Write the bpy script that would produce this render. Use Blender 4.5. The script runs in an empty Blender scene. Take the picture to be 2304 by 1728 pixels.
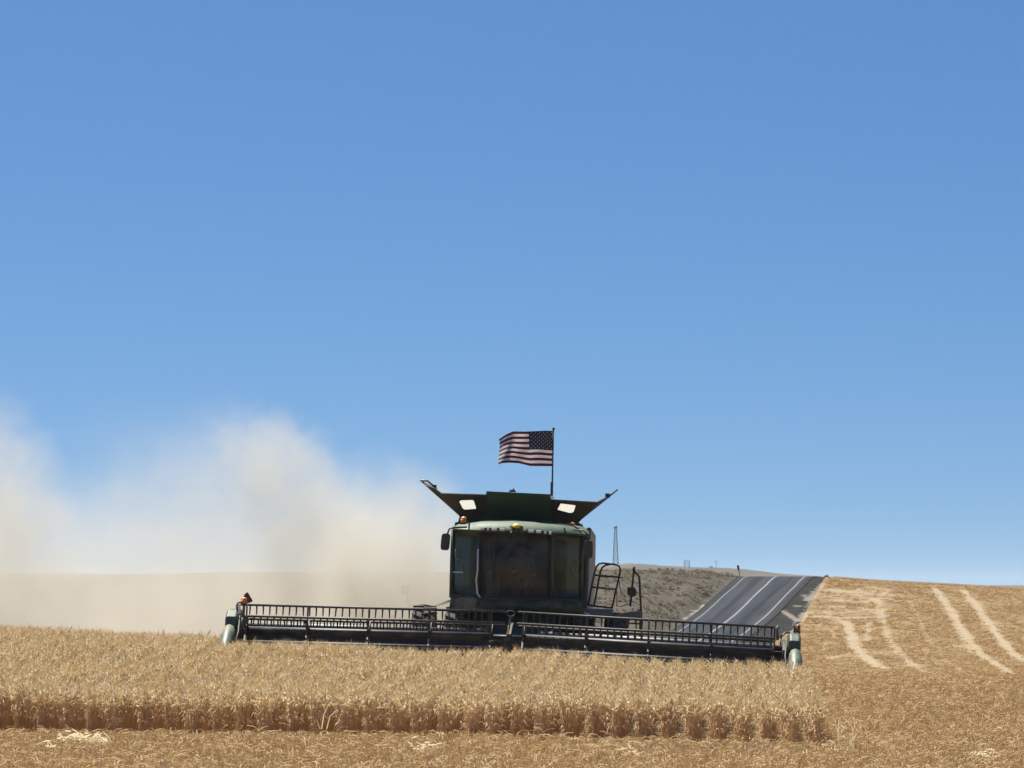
import bpy, bmesh, math, random
import numpy as np
from mathutils import Vector, Matrix, Euler

random.seed(7)
rng = np.random.default_rng(11)
R = math.radians
scene = bpy.context.scene
col = scene.collection

# ------------------------------------------------------------------ camera
FPX, CX, CY, EYE = 10600.0, 1152.0, 864.0, 1340.0      # focal length, centre and eye level in photograph pixels
PITCH = math.atan((EYE - CY) / FPX)
cam_data = bpy.data.cameras.new('camera')
cam = bpy.data.objects.new('camera', cam_data)
col.objects.link(cam)
cam_data.sensor_fit = 'HORIZONTAL'
cam_data.sensor_width = 36.0
cam_data.lens = FPX * 36.0 / 2304.0
cam_data.clip_start = 1.0
cam_data.clip_end = 20000.0
cam.location = (0, 0, 0)
cam.rotation_euler = (math.pi / 2 + PITCH, 0, 0)
scene.camera = cam

# ------------------------------------------------------------------ light
SUN_DIR = Vector((-0.24, 0.40, 0.88)).normalized()      # towards the sun: high, behind the machine, a little left
SUN_ELEV = math.asin(SUN_DIR.z)
SUN_AZ = math.atan2(SUN_DIR.x, SUN_DIR.y)
world = bpy.data.worlds.new('World')
scene.world = world
world.use_nodes = True
wn = world.node_tree
wn.nodes.clear()
w_out = wn.nodes.new('ShaderNodeOutputWorld')
w_bg = wn.nodes.new('ShaderNodeBackground')
w_sky = wn.nodes.new('ShaderNodeTexSky')
w_sky.sky_type = 'NISHITA'
w_sky.sun_disc = False
w_sky.sun_elevation = SUN_ELEV
w_sky.sun_rotation = SUN_AZ
w_sky.altitude = 0
w_sky.air_density = 1.0
w_sky.dust_density = 0.6
w_sky.ozone_density = 6.0
w_bg.inputs['Strength'].default_value = 0.05
w_tc = wn.nodes.new('ShaderNodeTexCoord')
w_mp = wn.nodes.new('ShaderNodeMapping')                # clear dry air: the pale band lies close to the horizon all round
w_mp.inputs['Scale'].default_value = (1, 1, 2.0)
w_mp.inputs['Location'].default_value = (0, 0, 0.10)
w_nm = wn.nodes.new('ShaderNodeVectorMath'); w_nm.operation = 'NORMALIZE'
w_hs = wn.nodes.new('ShaderNodeHueSaturation'); w_hs.inputs['Saturation'].default_value = 1.22
wn.links.new(w_tc.outputs['Generated'], w_mp.inputs[0]); wn.links.new(w_mp.outputs[0], w_nm.inputs[0]); wn.links.new(w_nm.outputs[0], w_sky.inputs[0])
wn.links.new(w_sky.outputs[0], w_hs.inputs['Color']); wn.links.new(w_hs.outputs[0], w_bg.inputs['Color'])
wn.links.new(w_bg.outputs[0], w_out.inputs['Surface'])
sun_data = bpy.data.lights.new('sun', 'SUN')
sun_data.energy = 5.0
sun_data.angle = R(0.53)
sun_data.color = (1.0, 0.95, 0.86)
sun = bpy.data.objects.new('sun', sun_data)
col.objects.link(sun)
sun.rotation_euler = SUN_DIR.to_track_quat('Z', 'Y').to_euler()
scene.view_settings.view_transform = 'Standard'
scene.view_settings.look = 'None'
scene.view_settings.exposure = 1.0
scene.view_settings.gamma = 1.0
scene.view_settings.use_curve_mapping = False
cy = scene.cycles
cy.use_denoising = True
cy.max_bounces = 10
cy.diffuse_bounces = 3
cy.glossy_bounces = 3
cy.transmission_bounces = 6
cy.transparent_max_bounces = 16
cy.volume_bounces = 4
cy.volume_step_rate = 2.0
cy.volume_max_steps = 256
cy.sample_clamp_indirect = 6.0

# ------------------------------------------------------------------ helpers
def world_at(px, py, d):
    """world point at distance d (along +Y) on the sight line of a photograph pixel"""
    a, b = (px - CX) / FPX, (CY - py) / FPX
    y = math.cos(PITCH) - b * math.sin(PITCH)
    z = math.sin(PITCH) + b * math.cos(PITCH)
    k = d / y
    return Vector((a * k, d, z * k))

class MB:
    def __init__(self):
        self.v, self.f = [], []
    def add(self, verts, faces):
        o = len(self.v)
        self.v += [tuple(p) for p in verts]
        self.f += [tuple(i + o for i in q) for q in faces]
        return self
    def box(self, c, s, rot=None):
        c = Vector(c); pts = []
        for dx in (-.5, .5):
            for dy in (-.5, .5):
                for dz in (-.5, .5):
                    p = Vector((dx * s[0], dy * s[1], dz * s[2]))
                    if rot is not None: p = rot @ p
                    pts.append(c + p)
        return self.add(pts, [(0, 1, 3, 2), (4, 6, 7, 5), (0, 4, 5, 1), (2, 3, 7, 6), (0, 2, 6, 4), (1, 5, 7, 3)])
    def slab(self, pts, vec):
        """polygon given by points, thickened along vec"""
        n = len(pts); vec = Vector(vec)
        a = [Vector(p) for p in pts]; b = [p + vec for p in a]
        return self.add(a + b, [tuple(range(n - 1, -1, -1)), tuple(range(n, 2 * n))] + [(i, (i + 1) % n, n + (i + 1) % n, n + i) for i in range(n)])
    def tube(self, pts, r, n=8):
        pts = [Vector(p) for p in pts]; rings = []
        up = Vector((0.13, 0.31, 0.94))
        for i, p in enumerate(pts):
            t = (pts[min(i + 1, len(pts) - 1)] - pts[max(i - 1, 0)]).normalized()
            s = t.cross(up)
            if s.length < 0.1: s = t.cross(Vector((1, 0, 0)))
            s.normalize(); u = s.cross(t)
            rr = r[i] if isinstance(r, (list, tuple)) else r
            rings.append([p + (s * math.cos(2 * math.pi * k / n) + u * math.sin(2 * math.pi * k / n)) * rr for k in range(n)])
        return self.loft(rings)
    def loft(self, rings, cap=True):
        n = len(rings[0]); v = [p for r in rings for p in r]; f = []
        for i in range(len(rings) - 1):
            for k in range(n):
                f.append((i * n + k, i * n + (k + 1) % n, (i + 1) * n + (k + 1) % n, (i + 1) * n + k))
        if cap:
            f.append(tuple(range(n - 1, -1, -1)))
            f.append(tuple((len(rings) - 1) * n + k for k in range(n)))
        return self.add(v, f)
    def grid(self, rows):
        m = len(rows[0]); v = [p for r in rows for p in r]
        return self.add(v, [(i * m + k, i * m + k + 1, (i + 1) * m + k + 1, (i + 1) * m + k) for i in range(len(rows) - 1) for k in range(m - 1)])
    def dome(self, c, r, n=14, m=7, sz=1.0, full=False):
        c = Vector(c); rings = []
        a0 = -math.pi / 2 if full else 0
        for i in range(m + 1):
            a = a0 + (math.pi / 2 - a0) * i / m * 0.985
            rings.append([c + Vector((r * math.cos(a) * math.cos(2 * math.pi * k / n), r * math.cos(a) * math.sin(2 * math.pi * k / n), r * sz * math.sin(a))) for k in range(n)])
        return self.loft(rings)
    def mesh(self, name, mat=None, smooth=False):
        me = bpy.data.meshes.new(name)
        me.from_pydata(self.v, [], self.f)
        bm = bmesh.new(); bm.from_mesh(me)
        bmesh.ops.recalc_face_normals(bm, faces=bm.faces)
        bm.to_mesh(me); bm.free()
        if mat: me.materials.append(mat)
        if smooth:
            me.polygons.foreach_set('use_smooth', [True] * len(me.polygons))
        return me
    def build(self, name, mat, parent=None, smooth=False, bevel=0, thick=0):
        o = bpy.data.objects.new(name, self.mesh(name, mat, smooth))
        col.objects.link(o)
        o.parent = parent
        if thick:
            m = o.modifiers.new('solid', 'SOLIDIFY'); m.thickness = thick; m.offset = 0
        if bevel:
            m = o.modifiers.new('bevel', 'BEVEL'); m.width = bevel; m.segments = 2; m.limit_method = 'ANGLE'
        return o

def tag(o, label=None, cat=None, group=None, kind=None):
    if label: o['label'] = label
    if cat: o['category'] = cat
    if group: o['group'] = group
    if kind: o['kind'] = kind
    return o

def empty(name, loc=(0, 0, 0), rot=(0, 0, 0)):
    o = bpy.data.objects.new(name, None)
    col.objects.link(o)
    o.location = loc; o.rotation_euler = rot
    o.empty_display_size = 0.2
    return o

# ------------------------------------------------------------------ materials
def nt(name):
    m = bpy.data.materials.new(name); m.use_nodes = True
    t = m.node_tree; b = t.nodes['Principled BSDF']
    return m, t, b

def N(t, kind, **kw):
    n = t.nodes.new(kind)
    for k, v in kw.items():
        if k in n.inputs: n.inputs[k].default_value = v
        else: setattr(n, k, v)
    return n

def mixc(t, fac, a, b, blend='MIX'):
    n = t.nodes.new('ShaderNodeMix'); n.data_type = 'RGBA'; n.blend_type = blend
    for i, val in ((0, fac), (6, a), (7, b)):
        if hasattr(val, 'is_output'): t.links.new(val, n.inputs[i])
        else: n.inputs[i].default_value = val if i == 0 else (*val[:3], 1)
    return n.outputs[2]

def ramp(t, src, p0, p1, smooth=True):
    n = t.nodes.new('ShaderNodeMapRange')
    if smooth: n.interpolation_type = 'SMOOTHSTEP'
    n.inputs[1].default_value = p0; n.inputs[2].default_value = p1
    t.links.new(src, n.inputs[0])
    return n.outputs[0]

def math_(t, op, a, b=None):
    n = t.nodes.new('ShaderNodeMath'); n.operation = op
    for i, v in ((0, a), (1, b)):
        if v is None: continue
        if hasattr(v, 'is_output'): t.links.new(v, n.inputs[i])
        else: n.inputs[i].default_value = v
    return n.outputs[0]

def noise(t, scale, detail=3, vec=None, rough=0.55):
    n = t.nodes.new('ShaderNodeTexNoise')
    n.inputs['Scale'].default_value = scale; n.inputs['Detail'].default_value = detail; n.inputs['Roughness'].default_value = rough
    if vec is not None: t.links.new(vec, n.inputs['Vector'])
    return n.outputs[0]

def coord(t, scale=None):
    c = t.nodes.new('ShaderNodeTexCoord').outputs['Object']
    if scale:
        m = t.nodes.new('ShaderNodeMapping'); m.inputs['Scale'].default_value = scale
        t.links.new(c, m.inputs['Vector']); c = m.outputs[0]
    return c

def dusty(name, base, rough=0.45, metal=0.0, dust=0.35, dustc=(0.34, 0.28, 0.19), coat=0.0, sc=2.5):
    """painted or metal surface with a blotchy film of field dust"""
    m, t, b = nt(name)
    c = coord(t)
    f = math_(t, 'MULTIPLY', ramp(t, noise(t, sc, 6, c, 0.65), 0.35, 0.75), dust)
    t.links.new(mixc(t, f, base, dustc), b.inputs['Base Color'])
    r = math_(t, 'ADD', math_(t, 'MULTIPLY', f, 0.5), rough)
    t.links.new(r, b.inputs['Roughness'])
    b.inputs['Metallic'].default_value = metal
    b.inputs['Coat Weight'].default_value = coat
    return m

def plain(name, base, rough=0.5, metal=0.0, emit=None, es=0):
    m, t, b = nt(name)
    b.inputs['Base Color'].default_value = (*base, 1)
    b.inputs['Roughness'].default_value = rough
    b.inputs['Metallic'].default_value = metal
    return m

M = {}
M['green'] = dusty('green_paint', (0.018, 0.068, 0.032), 0.6, dust=0.28)
M['green_dark'] = dusty('dark_green_paint', (0.016, 0.045, 0.027), 0.5, dust=0.28)
M['black'] = dusty('black_steel', (0.016, 0.016, 0.016), 0.55, dust=0.2)
M['black_rubber'] = dusty('black_rubber', (0.02, 0.019, 0.018), 0.85, dust=0.12)
M['tyre'] = dusty('dusty_tyre', (0.03, 0.028, 0.026), 0.85, dust=0.75)
M['yellow'] = dusty('yellow_paint', (0.72, 0.52, 0.02), 0.4, dust=0.3)
M['grey'] = dusty('grey_metal', (0.15, 0.15, 0.15), 0.5, metal=0.3, dust=0.4)
M['pale'] = dusty('pale_dusty_panel', (0.13, 0.14, 0.12), 0.5, dust=0.6)
M['step'] = dusty('dusty_step_panel', (0.05, 0.06, 0.05), 0.6, dust=0.6)
M['tank_green'] = dusty('tank_green_paint', (0.038, 0.095, 0.06), 0.55, dust=0.12)
M['tank_dark'] = dusty('tank_liner_black', (0.042, 0.043, 0.039), 0.6, dust=0.10)
M['white'] = dusty('white_metal_and_glint', (0.75, 0.75, 0.72), 0.35, dust=0.15)
M['amber'] = plain('amber_lens', (0.8, 0.25, 0.08), 0.25)
M['amber'].node_tree.nodes['Principled BSDF'].inputs['Subsurface Weight'].default_value = 0.0
M['maroon'] = plain('dark_red_reflector', (0.09, 0.012, 0.012), 0.4)
M['lamp'] = plain('clear_lamp_lens', (0.75, 0.75, 0.72), 0.15)
M['cloth_dark'] = plain('dark_fabric', (0.035, 0.035, 0.04), 0.9)
M['shirt'] = plain('grey_shirt', (0.10, 0.10, 0.11), 0.9)
M['skin'] = plain('skin', (0.45, 0.26, 0.18), 0.55)
M['cap'] = plain('cap_cloth', (0.10, 0.075, 0.055), 0.9)
M['divider'] = dusty('divider_green', (0.06, 0.095, 0.07), 0.5, dust=0.55)

def glass_mat(name, tint, refl=0.06, rough=0.10):
    m, t, b = nt(name)
    t.nodes.remove(b)
    out = t.nodes['Material Output']
    tr = N(t, 'ShaderNodeBsdfTransparent'); tr.inputs[0].default_value = (*tint, 1)
    gl = N(t, 'ShaderNodeBsdfGlossy'); gl.inputs['Roughness'].default_value = rough
    df = N(t, 'ShaderNodeBsdfDiffuse'); df.inputs[0].default_value = (0.30, 0.26, 0.20, 1)
    lw = N(t, 'ShaderNodeLayerWeight'); lw.inputs[0].default_value = 0.35
    f1 = math_(t, 'ADD', math_(t, 'MULTIPLY', lw.outputs['Fresnel'], 0.35), refl)
    m1 = N(t, 'ShaderNodeMixShader'); t.links.new(f1, m1.inputs[0]); t.links.new(tr.outputs[0], m1.inputs[1]); t.links.new(gl.outputs[0], m1.inputs[2])
    film = math_(t, 'MULTIPLY', ramp(t, noise(t, 3.0, 6, coord(t), 0.7), 0.3, 0.75), 0.24)
    m2 = N(t, 'ShaderNodeMixShader'); t.links.new(film, m2.inputs[0]); t.links.new(m1.outputs[0], m2.inputs[1]); t.links.new(df.outputs[0], m2.inputs[2])
    t.links.new(m2.outputs[0], out.inputs['Surface'])
    return m
M['glass'] = glass_mat('tinted_cab_glass', (0.72, 0.72, 0.70), 0.0)
M['corner_glass'] = glass_mat('green_tinted_glass', (0.44, 0.54, 0.48), 0.0)

def translucent(name, c, mixf=0.6):
    m, t, b = nt(name)
    out = t.nodes['Material Output']
    b.inputs['Base Color'].default_value = (*c, 1); b.inputs['Roughness'].default_value = 0.8
    tl = N(t, 'ShaderNodeBsdfTranslucent'); tl.inputs[0].default_value = (*c, 1)
    mx = N(t, 'ShaderNodeMixShader'); mx.inputs[0].default_value = mixf
    t.links.new(b.outputs[0], mx.inputs[1]); t.links.new(tl.outputs[0], mx.inputs[2]); t.links.new(mx.outputs[0], out.inputs['Surface'])
    return m
M['tank_window'] = translucent('milky_window_plastic', (0.40, 0.39, 0.345), 0.7)
M['flag_white'] = translucent('flag_white_cloth', (0.52, 0.47, 0.49), 0.35)
M['flag_red'] = translucent('flag_red_cloth', (0.055, 0.006, 0.012), 0.3)
M['flag_blue'] = translucent('flag_blue_cloth', (0.016, 0.018, 0.034), 0.25)

# ------------------------------------------------------------------ terrain
FAR = dict(x=[-3000, -900, -217, -29, 30, 47, 84, 122, 132, 160, 217, 500, 3000],
           z=[3, 7, 8.9, 9.6, 12.1, 12.8, 11.2, 8.0, 6.6, 4.2, 3.4, 2.0, 0])
KNOTS = [
    (-300, [(0, -2.3)]),
    (20, [(-10, -2.30), (10, -2.35)]),
    (60, [(-10, -2.36), (5, -2.45), (15, -2.52)]),
    (77, [(-9, -2.27), (0, -2.36), (5, -2.50), (15, -2.58)]),
    (98, [(-20, -1.20), (-10.6, -1.45), (0, -1.89), (6, -2.13), (10, -2.25), (20, -2.4)]),
    (106, [(-20, -1.30), (-10, -1.55), (0, -2.02), (6, -2.16), (10, -2.22), (20, -2.35)]),
    (130, [(-20, -2.1), (-10, -2.3), (0, -2.35), (12, -2.33), (20, -2.4)]),
    (200, [(0, -5.0)]),
    (300, [(0, -8.0)]),
    (420, [(0, -6.6), (12, -7.0), (40, -7.0), (80, -7.2)]),
    (470, [(-80, -4.2), (0, -4.0), (8, -4.4), (11, -5.7), (25, -5.75), (28, -5.6), (45, -5.3), (65, -5.4), (120, -6)]),
    (520, [(-80, -1.8), (0, -1.5), (14, -1.75), (18, -3.02), (32, -3.06), (34, -2.95), (45, -2.95), (65, -3.4), (120, -4)]),
    (565, [(-80, 1.3), (0, 1.9), (12, 2.1), (20.5, 1.9), (23.4, 1.3), (24.9, .85), (35.3, .85), (37.5, .8), (45, .55), (63, -.15), (120, -1.6)]),
    (585, [(-80, 2.0), (0, 2.6), (13.8, 3.06), (24, 2.9), (26.5, 2.45), (27.9, 2.32), (38, 2.32), (40, 2.2), (47, 1.67), (64, .70), (120, -1)]),
    (640, [(-80, 1.0), (14, 2.2), (30, 1.7), (40, 1.6), (47, 1.0), (64, -0.1), (120, -2)]),
    (900, [(0, -3.5)]),
    (1400, list(zip(FAR['x'], [0.45 * z for z in FAR['z']]))),
    (2000, list(zip(FAR['x'], FAR['z']))),
    (3200, [(0, -4)]),
    (9000, [(0, -25)]),
]
KD = np.array([k[0] for k in KNOTS], float)

def terrain(x, d):
    x = np.atleast_1d(np.asarray(x, float)); d = np.atleast_1d(np.asarray(d, float))
    x, d = np.broadcast_arrays(x, d)
    shp = x.shape; x = x.ravel(); d = d.ravel()
    Z = np.stack([np.interp(x, [p[0] for p in k[1]], [p[1] for p in k[1]]) for k in KNOTS])     # knots x points
    h = np.diff(KD)[:, None]; dl = np.diff(Z, axis=0) / h
    m = np.zeros_like(Z); m[0] = dl[0]; m[-1] = dl[-1]
    w1 = 2 * h[1:] + h[:-1]; w2 = h[1:] + 2 * h[:-1]
    same = dl[:-1] * dl[1:] > 0
    with np.errstate(divide='ignore', invalid='ignore'):
        hm = (w1 + w2) / (w1 / dl[:-1] + w2 / dl[1:])
    m[1:-1] = np.where(same, np.nan_to_num(hm), 0)
    i = np.clip(np.searchsorted(KD, d) - 1, 0, len(KD) - 2); ar = np.arange(len(d))
    hh = KD[i + 1] - KD[i]; s = (d - KD[i]) / hh
    z = (2 * s**3 - 3 * s**2 + 1) * Z[i, ar] + (s**3 - 2 * s**2 + s) * hh * m[i, ar] + (-2 * s**3 + 3 * s**2) * Z[i + 1, ar] + (s**3 - s**2) * hh * m[i + 1, ar]
    return z.reshape(shp)

def tz(x, d): return float(terrain(x, d)[0])

def ground_hit(px, py, d0=150.0, d1=2600.0):
    """where the sight line of a photograph pixel meets the ground beyond d0"""
    ds = np.concatenate([np.arange(d0, 700, 0.5), np.arange(700, d1, 4.0)])
    p = world_at(px, py, 1.0)
    xs, zs = p.x * ds, p.z * ds
    below = zs < terrain(xs, ds)
    k = int(np.argmax(below)) if below.any() else len(ds) - 1
    return float(xs[k]), float(ds[k])

def road_z(d): return terrain(23.5 + (np.asarray(d, float) - 520) * 0.146, d)

def road_centre(d):
    return 23.5 + (d - 520) * 0.146

def densify(pl, n=8):
    out = []
    for a, b in zip(pl[:-1], pl[1:]):
        for k in range(n): out.append((a[0] + (b[0] - a[0]) * k / n, a[1] + (b[1] - a[1]) * k / n))
    out.append(pl[-1]); return out

def crop6(pts): return [(1700 + x * 0.2942, 1240 + y * 0.2942) for x, y in pts]
CHAFF = [   # strips of pale straw left on the hill: outline in the photograph, half width in metres, strength
    (crop6([(690, 540), (730, 640), (770, 740), (830, 810), (900, 850), (960, 890), (1000, 905)]), 0.75, 1.0),
    (crop6([(1020, 300), (940, 380), (970, 520), (1010, 640), (1060, 730), (1120, 800), (1200, 870), (1280, 920), (1320, 945)]), 0.55, 0.75),
    (crop6([(1365, 285), (1440, 380), (1510, 480), (1570, 580), (1640, 690), (1720, 790), (1830, 860), (1970, 950)]), 0.55, 1.0),
    (crop6([(1400, 340), (1490, 500), (1540, 610), (1660, 790)]), 0.22, 0.8),
    (crop6([(1590, 305), (1680, 410), (1760, 520), (1830, 620), (1900, 710), (1960, 780), (2060, 850)]), 0.6, 1.0),
    (crop6([(1190, 400), (1250, 520), (1300, 640), (1350, 740)]), 0.2, 0.7),
    (crop6([(1440, 840), (1590, 910)]), 0.3, 0.6),
    (crop6([(470, 500), (640, 515), (860, 510)]), 1.3, 0.9),
    (crop6([(530, 430), (700, 425), (850, 440), (990, 490)]), 1.0, 0.7),
    (crop6([(590, 300), (760, 320), (1000, 335)]), 2.2, 0.75),
    (crop6([(640, 380), (800, 395), (980, 360)]), 1.6, 0.8),
    (crop6([(640, 520), (560, 690), (520, 760)]), 0.5, 0.5),
    (crop6([(870, 540), (850, 690)]), 0.5, 0.7),
    (crop6([(500, 830), (620, 815), (740, 780)]), 1.2, 0.6),
    (crop6([(360, 860), (500, 840)]), 1.2, 0.5),
    (crop6([(1070, 945), (1190, 960), (1330, 960)]), 2.6, 0.9),
    (crop6([(1440, 955), (1580, 992)]), 2.2, 0.9),
    (crop6([(1780, 470), (1900, 480)]), 1.0, 0.5),
    (crop6([(1800, 640), (1980, 650)]), 1.0, 0.5),
    (crop6([(1780, 400), (1850, 410)]), 1.0, 0.5),
    (crop6([(400, 330), (480, 280), (520, 250)]), 0.5, 0.8),
    (crop6([(340, 470), (400, 380), (440, 330)]), 0.6, 0.9),
    (crop6([(560, 470), (700, 480), (820, 460)]), 3.4, 0.5),
    (crop6([(600, 350), (760, 350), (900, 300)]), 4.0, 0.5),
    (crop6([(700, 580), (880, 600)]), 2.4, 0.45),
    (crop6([(1760, 560), (1900, 600), (2000, 640)]), 2.6, 0.42),
    (crop6([(1560, 700), (1640, 760)]), 2.0, 0.4),
    (crop6([(420, 560), (560, 600)]), 2.0, 0.4),
]
PATHS = [   # pale gravel and dry grass beside the road
    ([(1738, 1372), (1760, 1373), (1776, 1384), (1795, 1397)], 0.45, 1.0),
    ([(1790, 1390), (1800, 1396), (1812, 1380)], 0.6, 1.0),
    ([(1790, 1362), (1803, 1366)], 0.5, 0.7),
    ([(1815, 1350), (1826, 1342), (1834, 1330)], 0.55, 0.8),
    ([(1806, 1338), (1822, 1350)], 0.4, 0.7),
    ([(1838, 1335), (1848, 1318)], 0.3, 0.8),
    ([(1604, 1348), (1622, 1337), (1638, 1323)], 0.35, 1.0),
    ([(1646, 1313), (1662, 1308)], 0.4, 1.0),
    ([(1562, 1367), (1580, 1364), (1588, 1352)], 0.35, 0.9),
    ([(1540, 1392), (1562, 1370)], 0.25, 0.6),
]

def seg_mask(X, D, lines, base=None):
    out = np.zeros_like(X)
    for pl, hw, st in lines:
        pts = [ground_hit(*p) for p in densify(pl, 3)]
        best = np.full(X.shape, 1e9)
        for (x0, d0), (x1, d1) in zip(pts[:-1], pts[1:]):
            # stretched distance: a strip looks wider along the depth than across
            vx, vd = x1 - x0, d1 - d0
            L = vx * vx + vd * vd + 1e-6
            t = np.clip(((X - x0) * vx + (D - d0) * vd) / L, 0, 1)
            best = np.minimum(best, np.hypot(X - x0 - t * vx, D - d0 - t * vd))
        out = np.maximum(out, st * np.clip(1.25 - 0.75 * best / hw, 0, 1))
    return out

def build_ground():
    rows = np.concatenate([np.arange(-250, 50, 25), np.arange(50, 140, 0.75), np.arange(140, 380, 5), np.arange(380, 470, 0.7), np.arange(470, 625, 0.5), np.arange(625, 900, 15), np.arange(900, 2300, 22), np.arange(2300, 9001, 350)])
    xs = np.concatenate([-np.geomspace(3500, 95, 26), np.arange(-90, -20, 4.0), np.arange(-20, 70, 0.4), np.arange(70, 110, 4.0), np.geomspace(112, 3500, 26)])
    X, D = np.meshgrid(xs, rows)
    Z = terrain(X, D)
    n, m = X.shape
    bump = 0.05 * np.sin(X * 0.9 + 0.7 * np.sin(D * 0.11)) * np.sin(D * 0.23 + X * 0.2)
    Z = Z + np.where((D > 250) & (np.abs(X - road_centre(D)) > 6.0), bump * 2.0, 0) + np.where(D > 900, 0.35 * np.sin(X * 0.05 + 1.3 * np.sin(D * .01)) + 0.2 * np.sin(X * 0.17), 0)
    ro = np.abs(X - road_centre(D)); sm_ = np.clip((7.0 - ro) / 2.0, 0, 1); sm_ = sm_ * sm_ * (3 - 2 * sm_) * ((D > 285) & (D < 660))
    Z = Z * (1 - sm_) + (road_z(D) - 0.05) * sm_
    co = np.stack([X, D, Z], -1).reshape(-1, 3).astype(np.float32)
    me = bpy.data.meshes.new('ground')
    me.vertices.add(n * m); me.vertices.foreach_set('co', co.ravel())
    idx = np.arange(n * m).reshape(n, m)
    q = np.stack([idx[:-1, :-1], idx[:-1, 1:], idx[1:, 1:], idx[1:, :-1]], -1).reshape(-1, 4)
    me.loops.add(q.size); me.loops.foreach_set('vertex_index', q.ravel().astype(np.int32))
    me.polygons.add(len(q)); me.polygons.foreach_set('loop_start', np.arange(0, q.size, 4, dtype=np.int32))
    me.polygons.foreach_set('loop_total', np.full(len(q), 4, np.int32))
    me.polygons.foreach_set('use_smooth', np.ones(len(q), bool))
    me.update(); me.validate()
    off = X - road_centre(D)
    hill = (D > 250) & (D < 900)
    edge = np.interp(D, [300, 522, 585, 640], [9.5, 8.3, 6.2, 5.5])
    bank = np.where(hill & (off < -3.9), np.clip((-3.9 - off) / 0.5, 0, 1), 0)
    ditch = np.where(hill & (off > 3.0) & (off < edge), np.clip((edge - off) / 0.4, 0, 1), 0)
    chaff = np.where(hill & (off > edge - 0.6), seg_mask(X, D, CHAFF), 0)
    chaff = np.maximum(chaff, np.where(hill, seg_mask(X, D, PATHS), 0))
    far = np.clip((D - 660) / 200, 0, 1)
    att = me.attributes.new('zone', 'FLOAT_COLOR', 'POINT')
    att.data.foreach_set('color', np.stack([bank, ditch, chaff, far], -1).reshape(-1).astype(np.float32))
    m_, t, b = nt('field_ground')
    at = N(t, 'ShaderNodeAttribute', attribute_name='zone')
    sep = N(t, 'ShaderNodeSeparateColor'); t.links.new(at.outputs['Color'], sep.inputs[0])
    c = coord(t)
    n1 = noise(t, 0.35, 5, c, 0.6); n2 = noise(t, 3.0, 4, c, 0.7); n3 = noise(t, 0.06, 3, c)
    ns = noise(t, 1.0, 4, coord(t, (0.9, 0.12, 0.9)), 0.7)       # streaks along the driving direction
    nb = noise(t, 1.0, 5, coord(t, (0.25, 0.7, 0.5)), 0.7)
    stub = mixc(t, ramp(t, n1, 0.3, 0.7), (0.175, 0.115, 0.048), (0.235, 0.162, 0.074))
    ny = noise(t, 1.0, 5, coord(t, (0.10, 0.45, 0.3)), 0.65)
    stub = mixc(t, math_(t, 'MULTIPLY', ramp(t, nb, 0.45, 0.60), 0.75), stub, (0.175, 0.108, 0.056))
    stub = mixc(t, math_(t, 'MULTIPLY', ramp(t, ny, 0.52, 0.66), 0.6), stub, (0.33, 0.25, 0.14))
    stub = mixc(t, math_(t, 'MULTIPLY', ramp(t, noise(t, 0.11, 4, c, 0.6), 0.50, 0.66), 0.55), stub, (0.17, 0.125, 0.085))
    stub = mixc(t, math_(t, 'MULTIPLY', ramp(t, ns, 0.55, 0.75), 0.35), stub, (0.30, 0.22, 0.125))
    stub = mixc(t, math_(t, 'MULTIPLY', ramp(t, n2, 0.6, 0.8), 0.4), stub, (0.11, 0.07, 0.04))
    straw = mixc(t, ramp(t, n2, 0.35, 0.7), (0.27, 0.21, 0.135), (0.37, 0.305, 0.205))
    cm = math_(t, 'ADD', sep.outputs[2], math_(t, 'MULTIPLY', math_(t, 'SUBTRACT', n2, 0.5), 1.1))
    cm = math_(t, 'ADD', cm, math_(t, 'MULTIPLY', math_(t, 'SUBTRACT', noise(t, 0.7, 4, coord(t, (1, .3, 1)), 0.65), 0.5), 1.6))
    cm = math_(t, 'MULTIPLY', math_(t, 'MULTIPLY', ramp(t, cm, 0.15, 1.05), ramp(t, sep.outputs[2], 0.02, 0.25)), 0.85)
    stub = mixc(t, cm, stub, straw)
    bk = mixc(t, ramp(t, noise(t, 0.5, 6, c, 0.75), 0.35, 0.65), (0.048, 0.044, 0.032), (0.088, 0.075, 0.055))
    bk = mixc(t, math_(t, 'MULTIPLY', ramp(t, n3, 0.45, 0.7), 0.6), bk, (0.082, 0.058, 0.042))
    bk = mixc(t, cm, bk, (0.42, 0.40, 0.34))
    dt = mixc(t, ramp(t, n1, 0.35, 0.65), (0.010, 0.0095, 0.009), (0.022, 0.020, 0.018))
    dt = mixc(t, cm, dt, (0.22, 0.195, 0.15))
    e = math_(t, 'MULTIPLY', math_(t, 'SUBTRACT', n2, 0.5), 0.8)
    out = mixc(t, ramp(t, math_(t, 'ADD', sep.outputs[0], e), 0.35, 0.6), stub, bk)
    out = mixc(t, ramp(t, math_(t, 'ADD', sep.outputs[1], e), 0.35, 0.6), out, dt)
    fr = mixc(t, ramp(t, noise(t, 0.02, 4, coord(t, (1, 0.15, 1))), 0.4, 0.62), (0.085, 0.075, 0.064), (0.125, 0.11, 0.088))
    out = mixc(t, at.outputs['Alpha'], out, fr)
    t.links.new(out, b.inputs['Base Color'])
    b.inputs['Roughness'].default_value = 0.95
    b.inputs['Specular IOR Level'].default_value = 0.1
    bp = N(t, 'ShaderNodeBump'); bp.inputs['Strength'].default_value = 0.6; bp.inputs['Distance'].default_value = 0.25
    t.links.new(math_(t, 'ADD', n2, nb), bp.inputs['Height']); t.links.new(bp.outputs[0], b.inputs['Normal'])
    me.materials.append(m_)
    o = bpy.data.objects.new('ground', me); col.objects.link(o)
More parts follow.
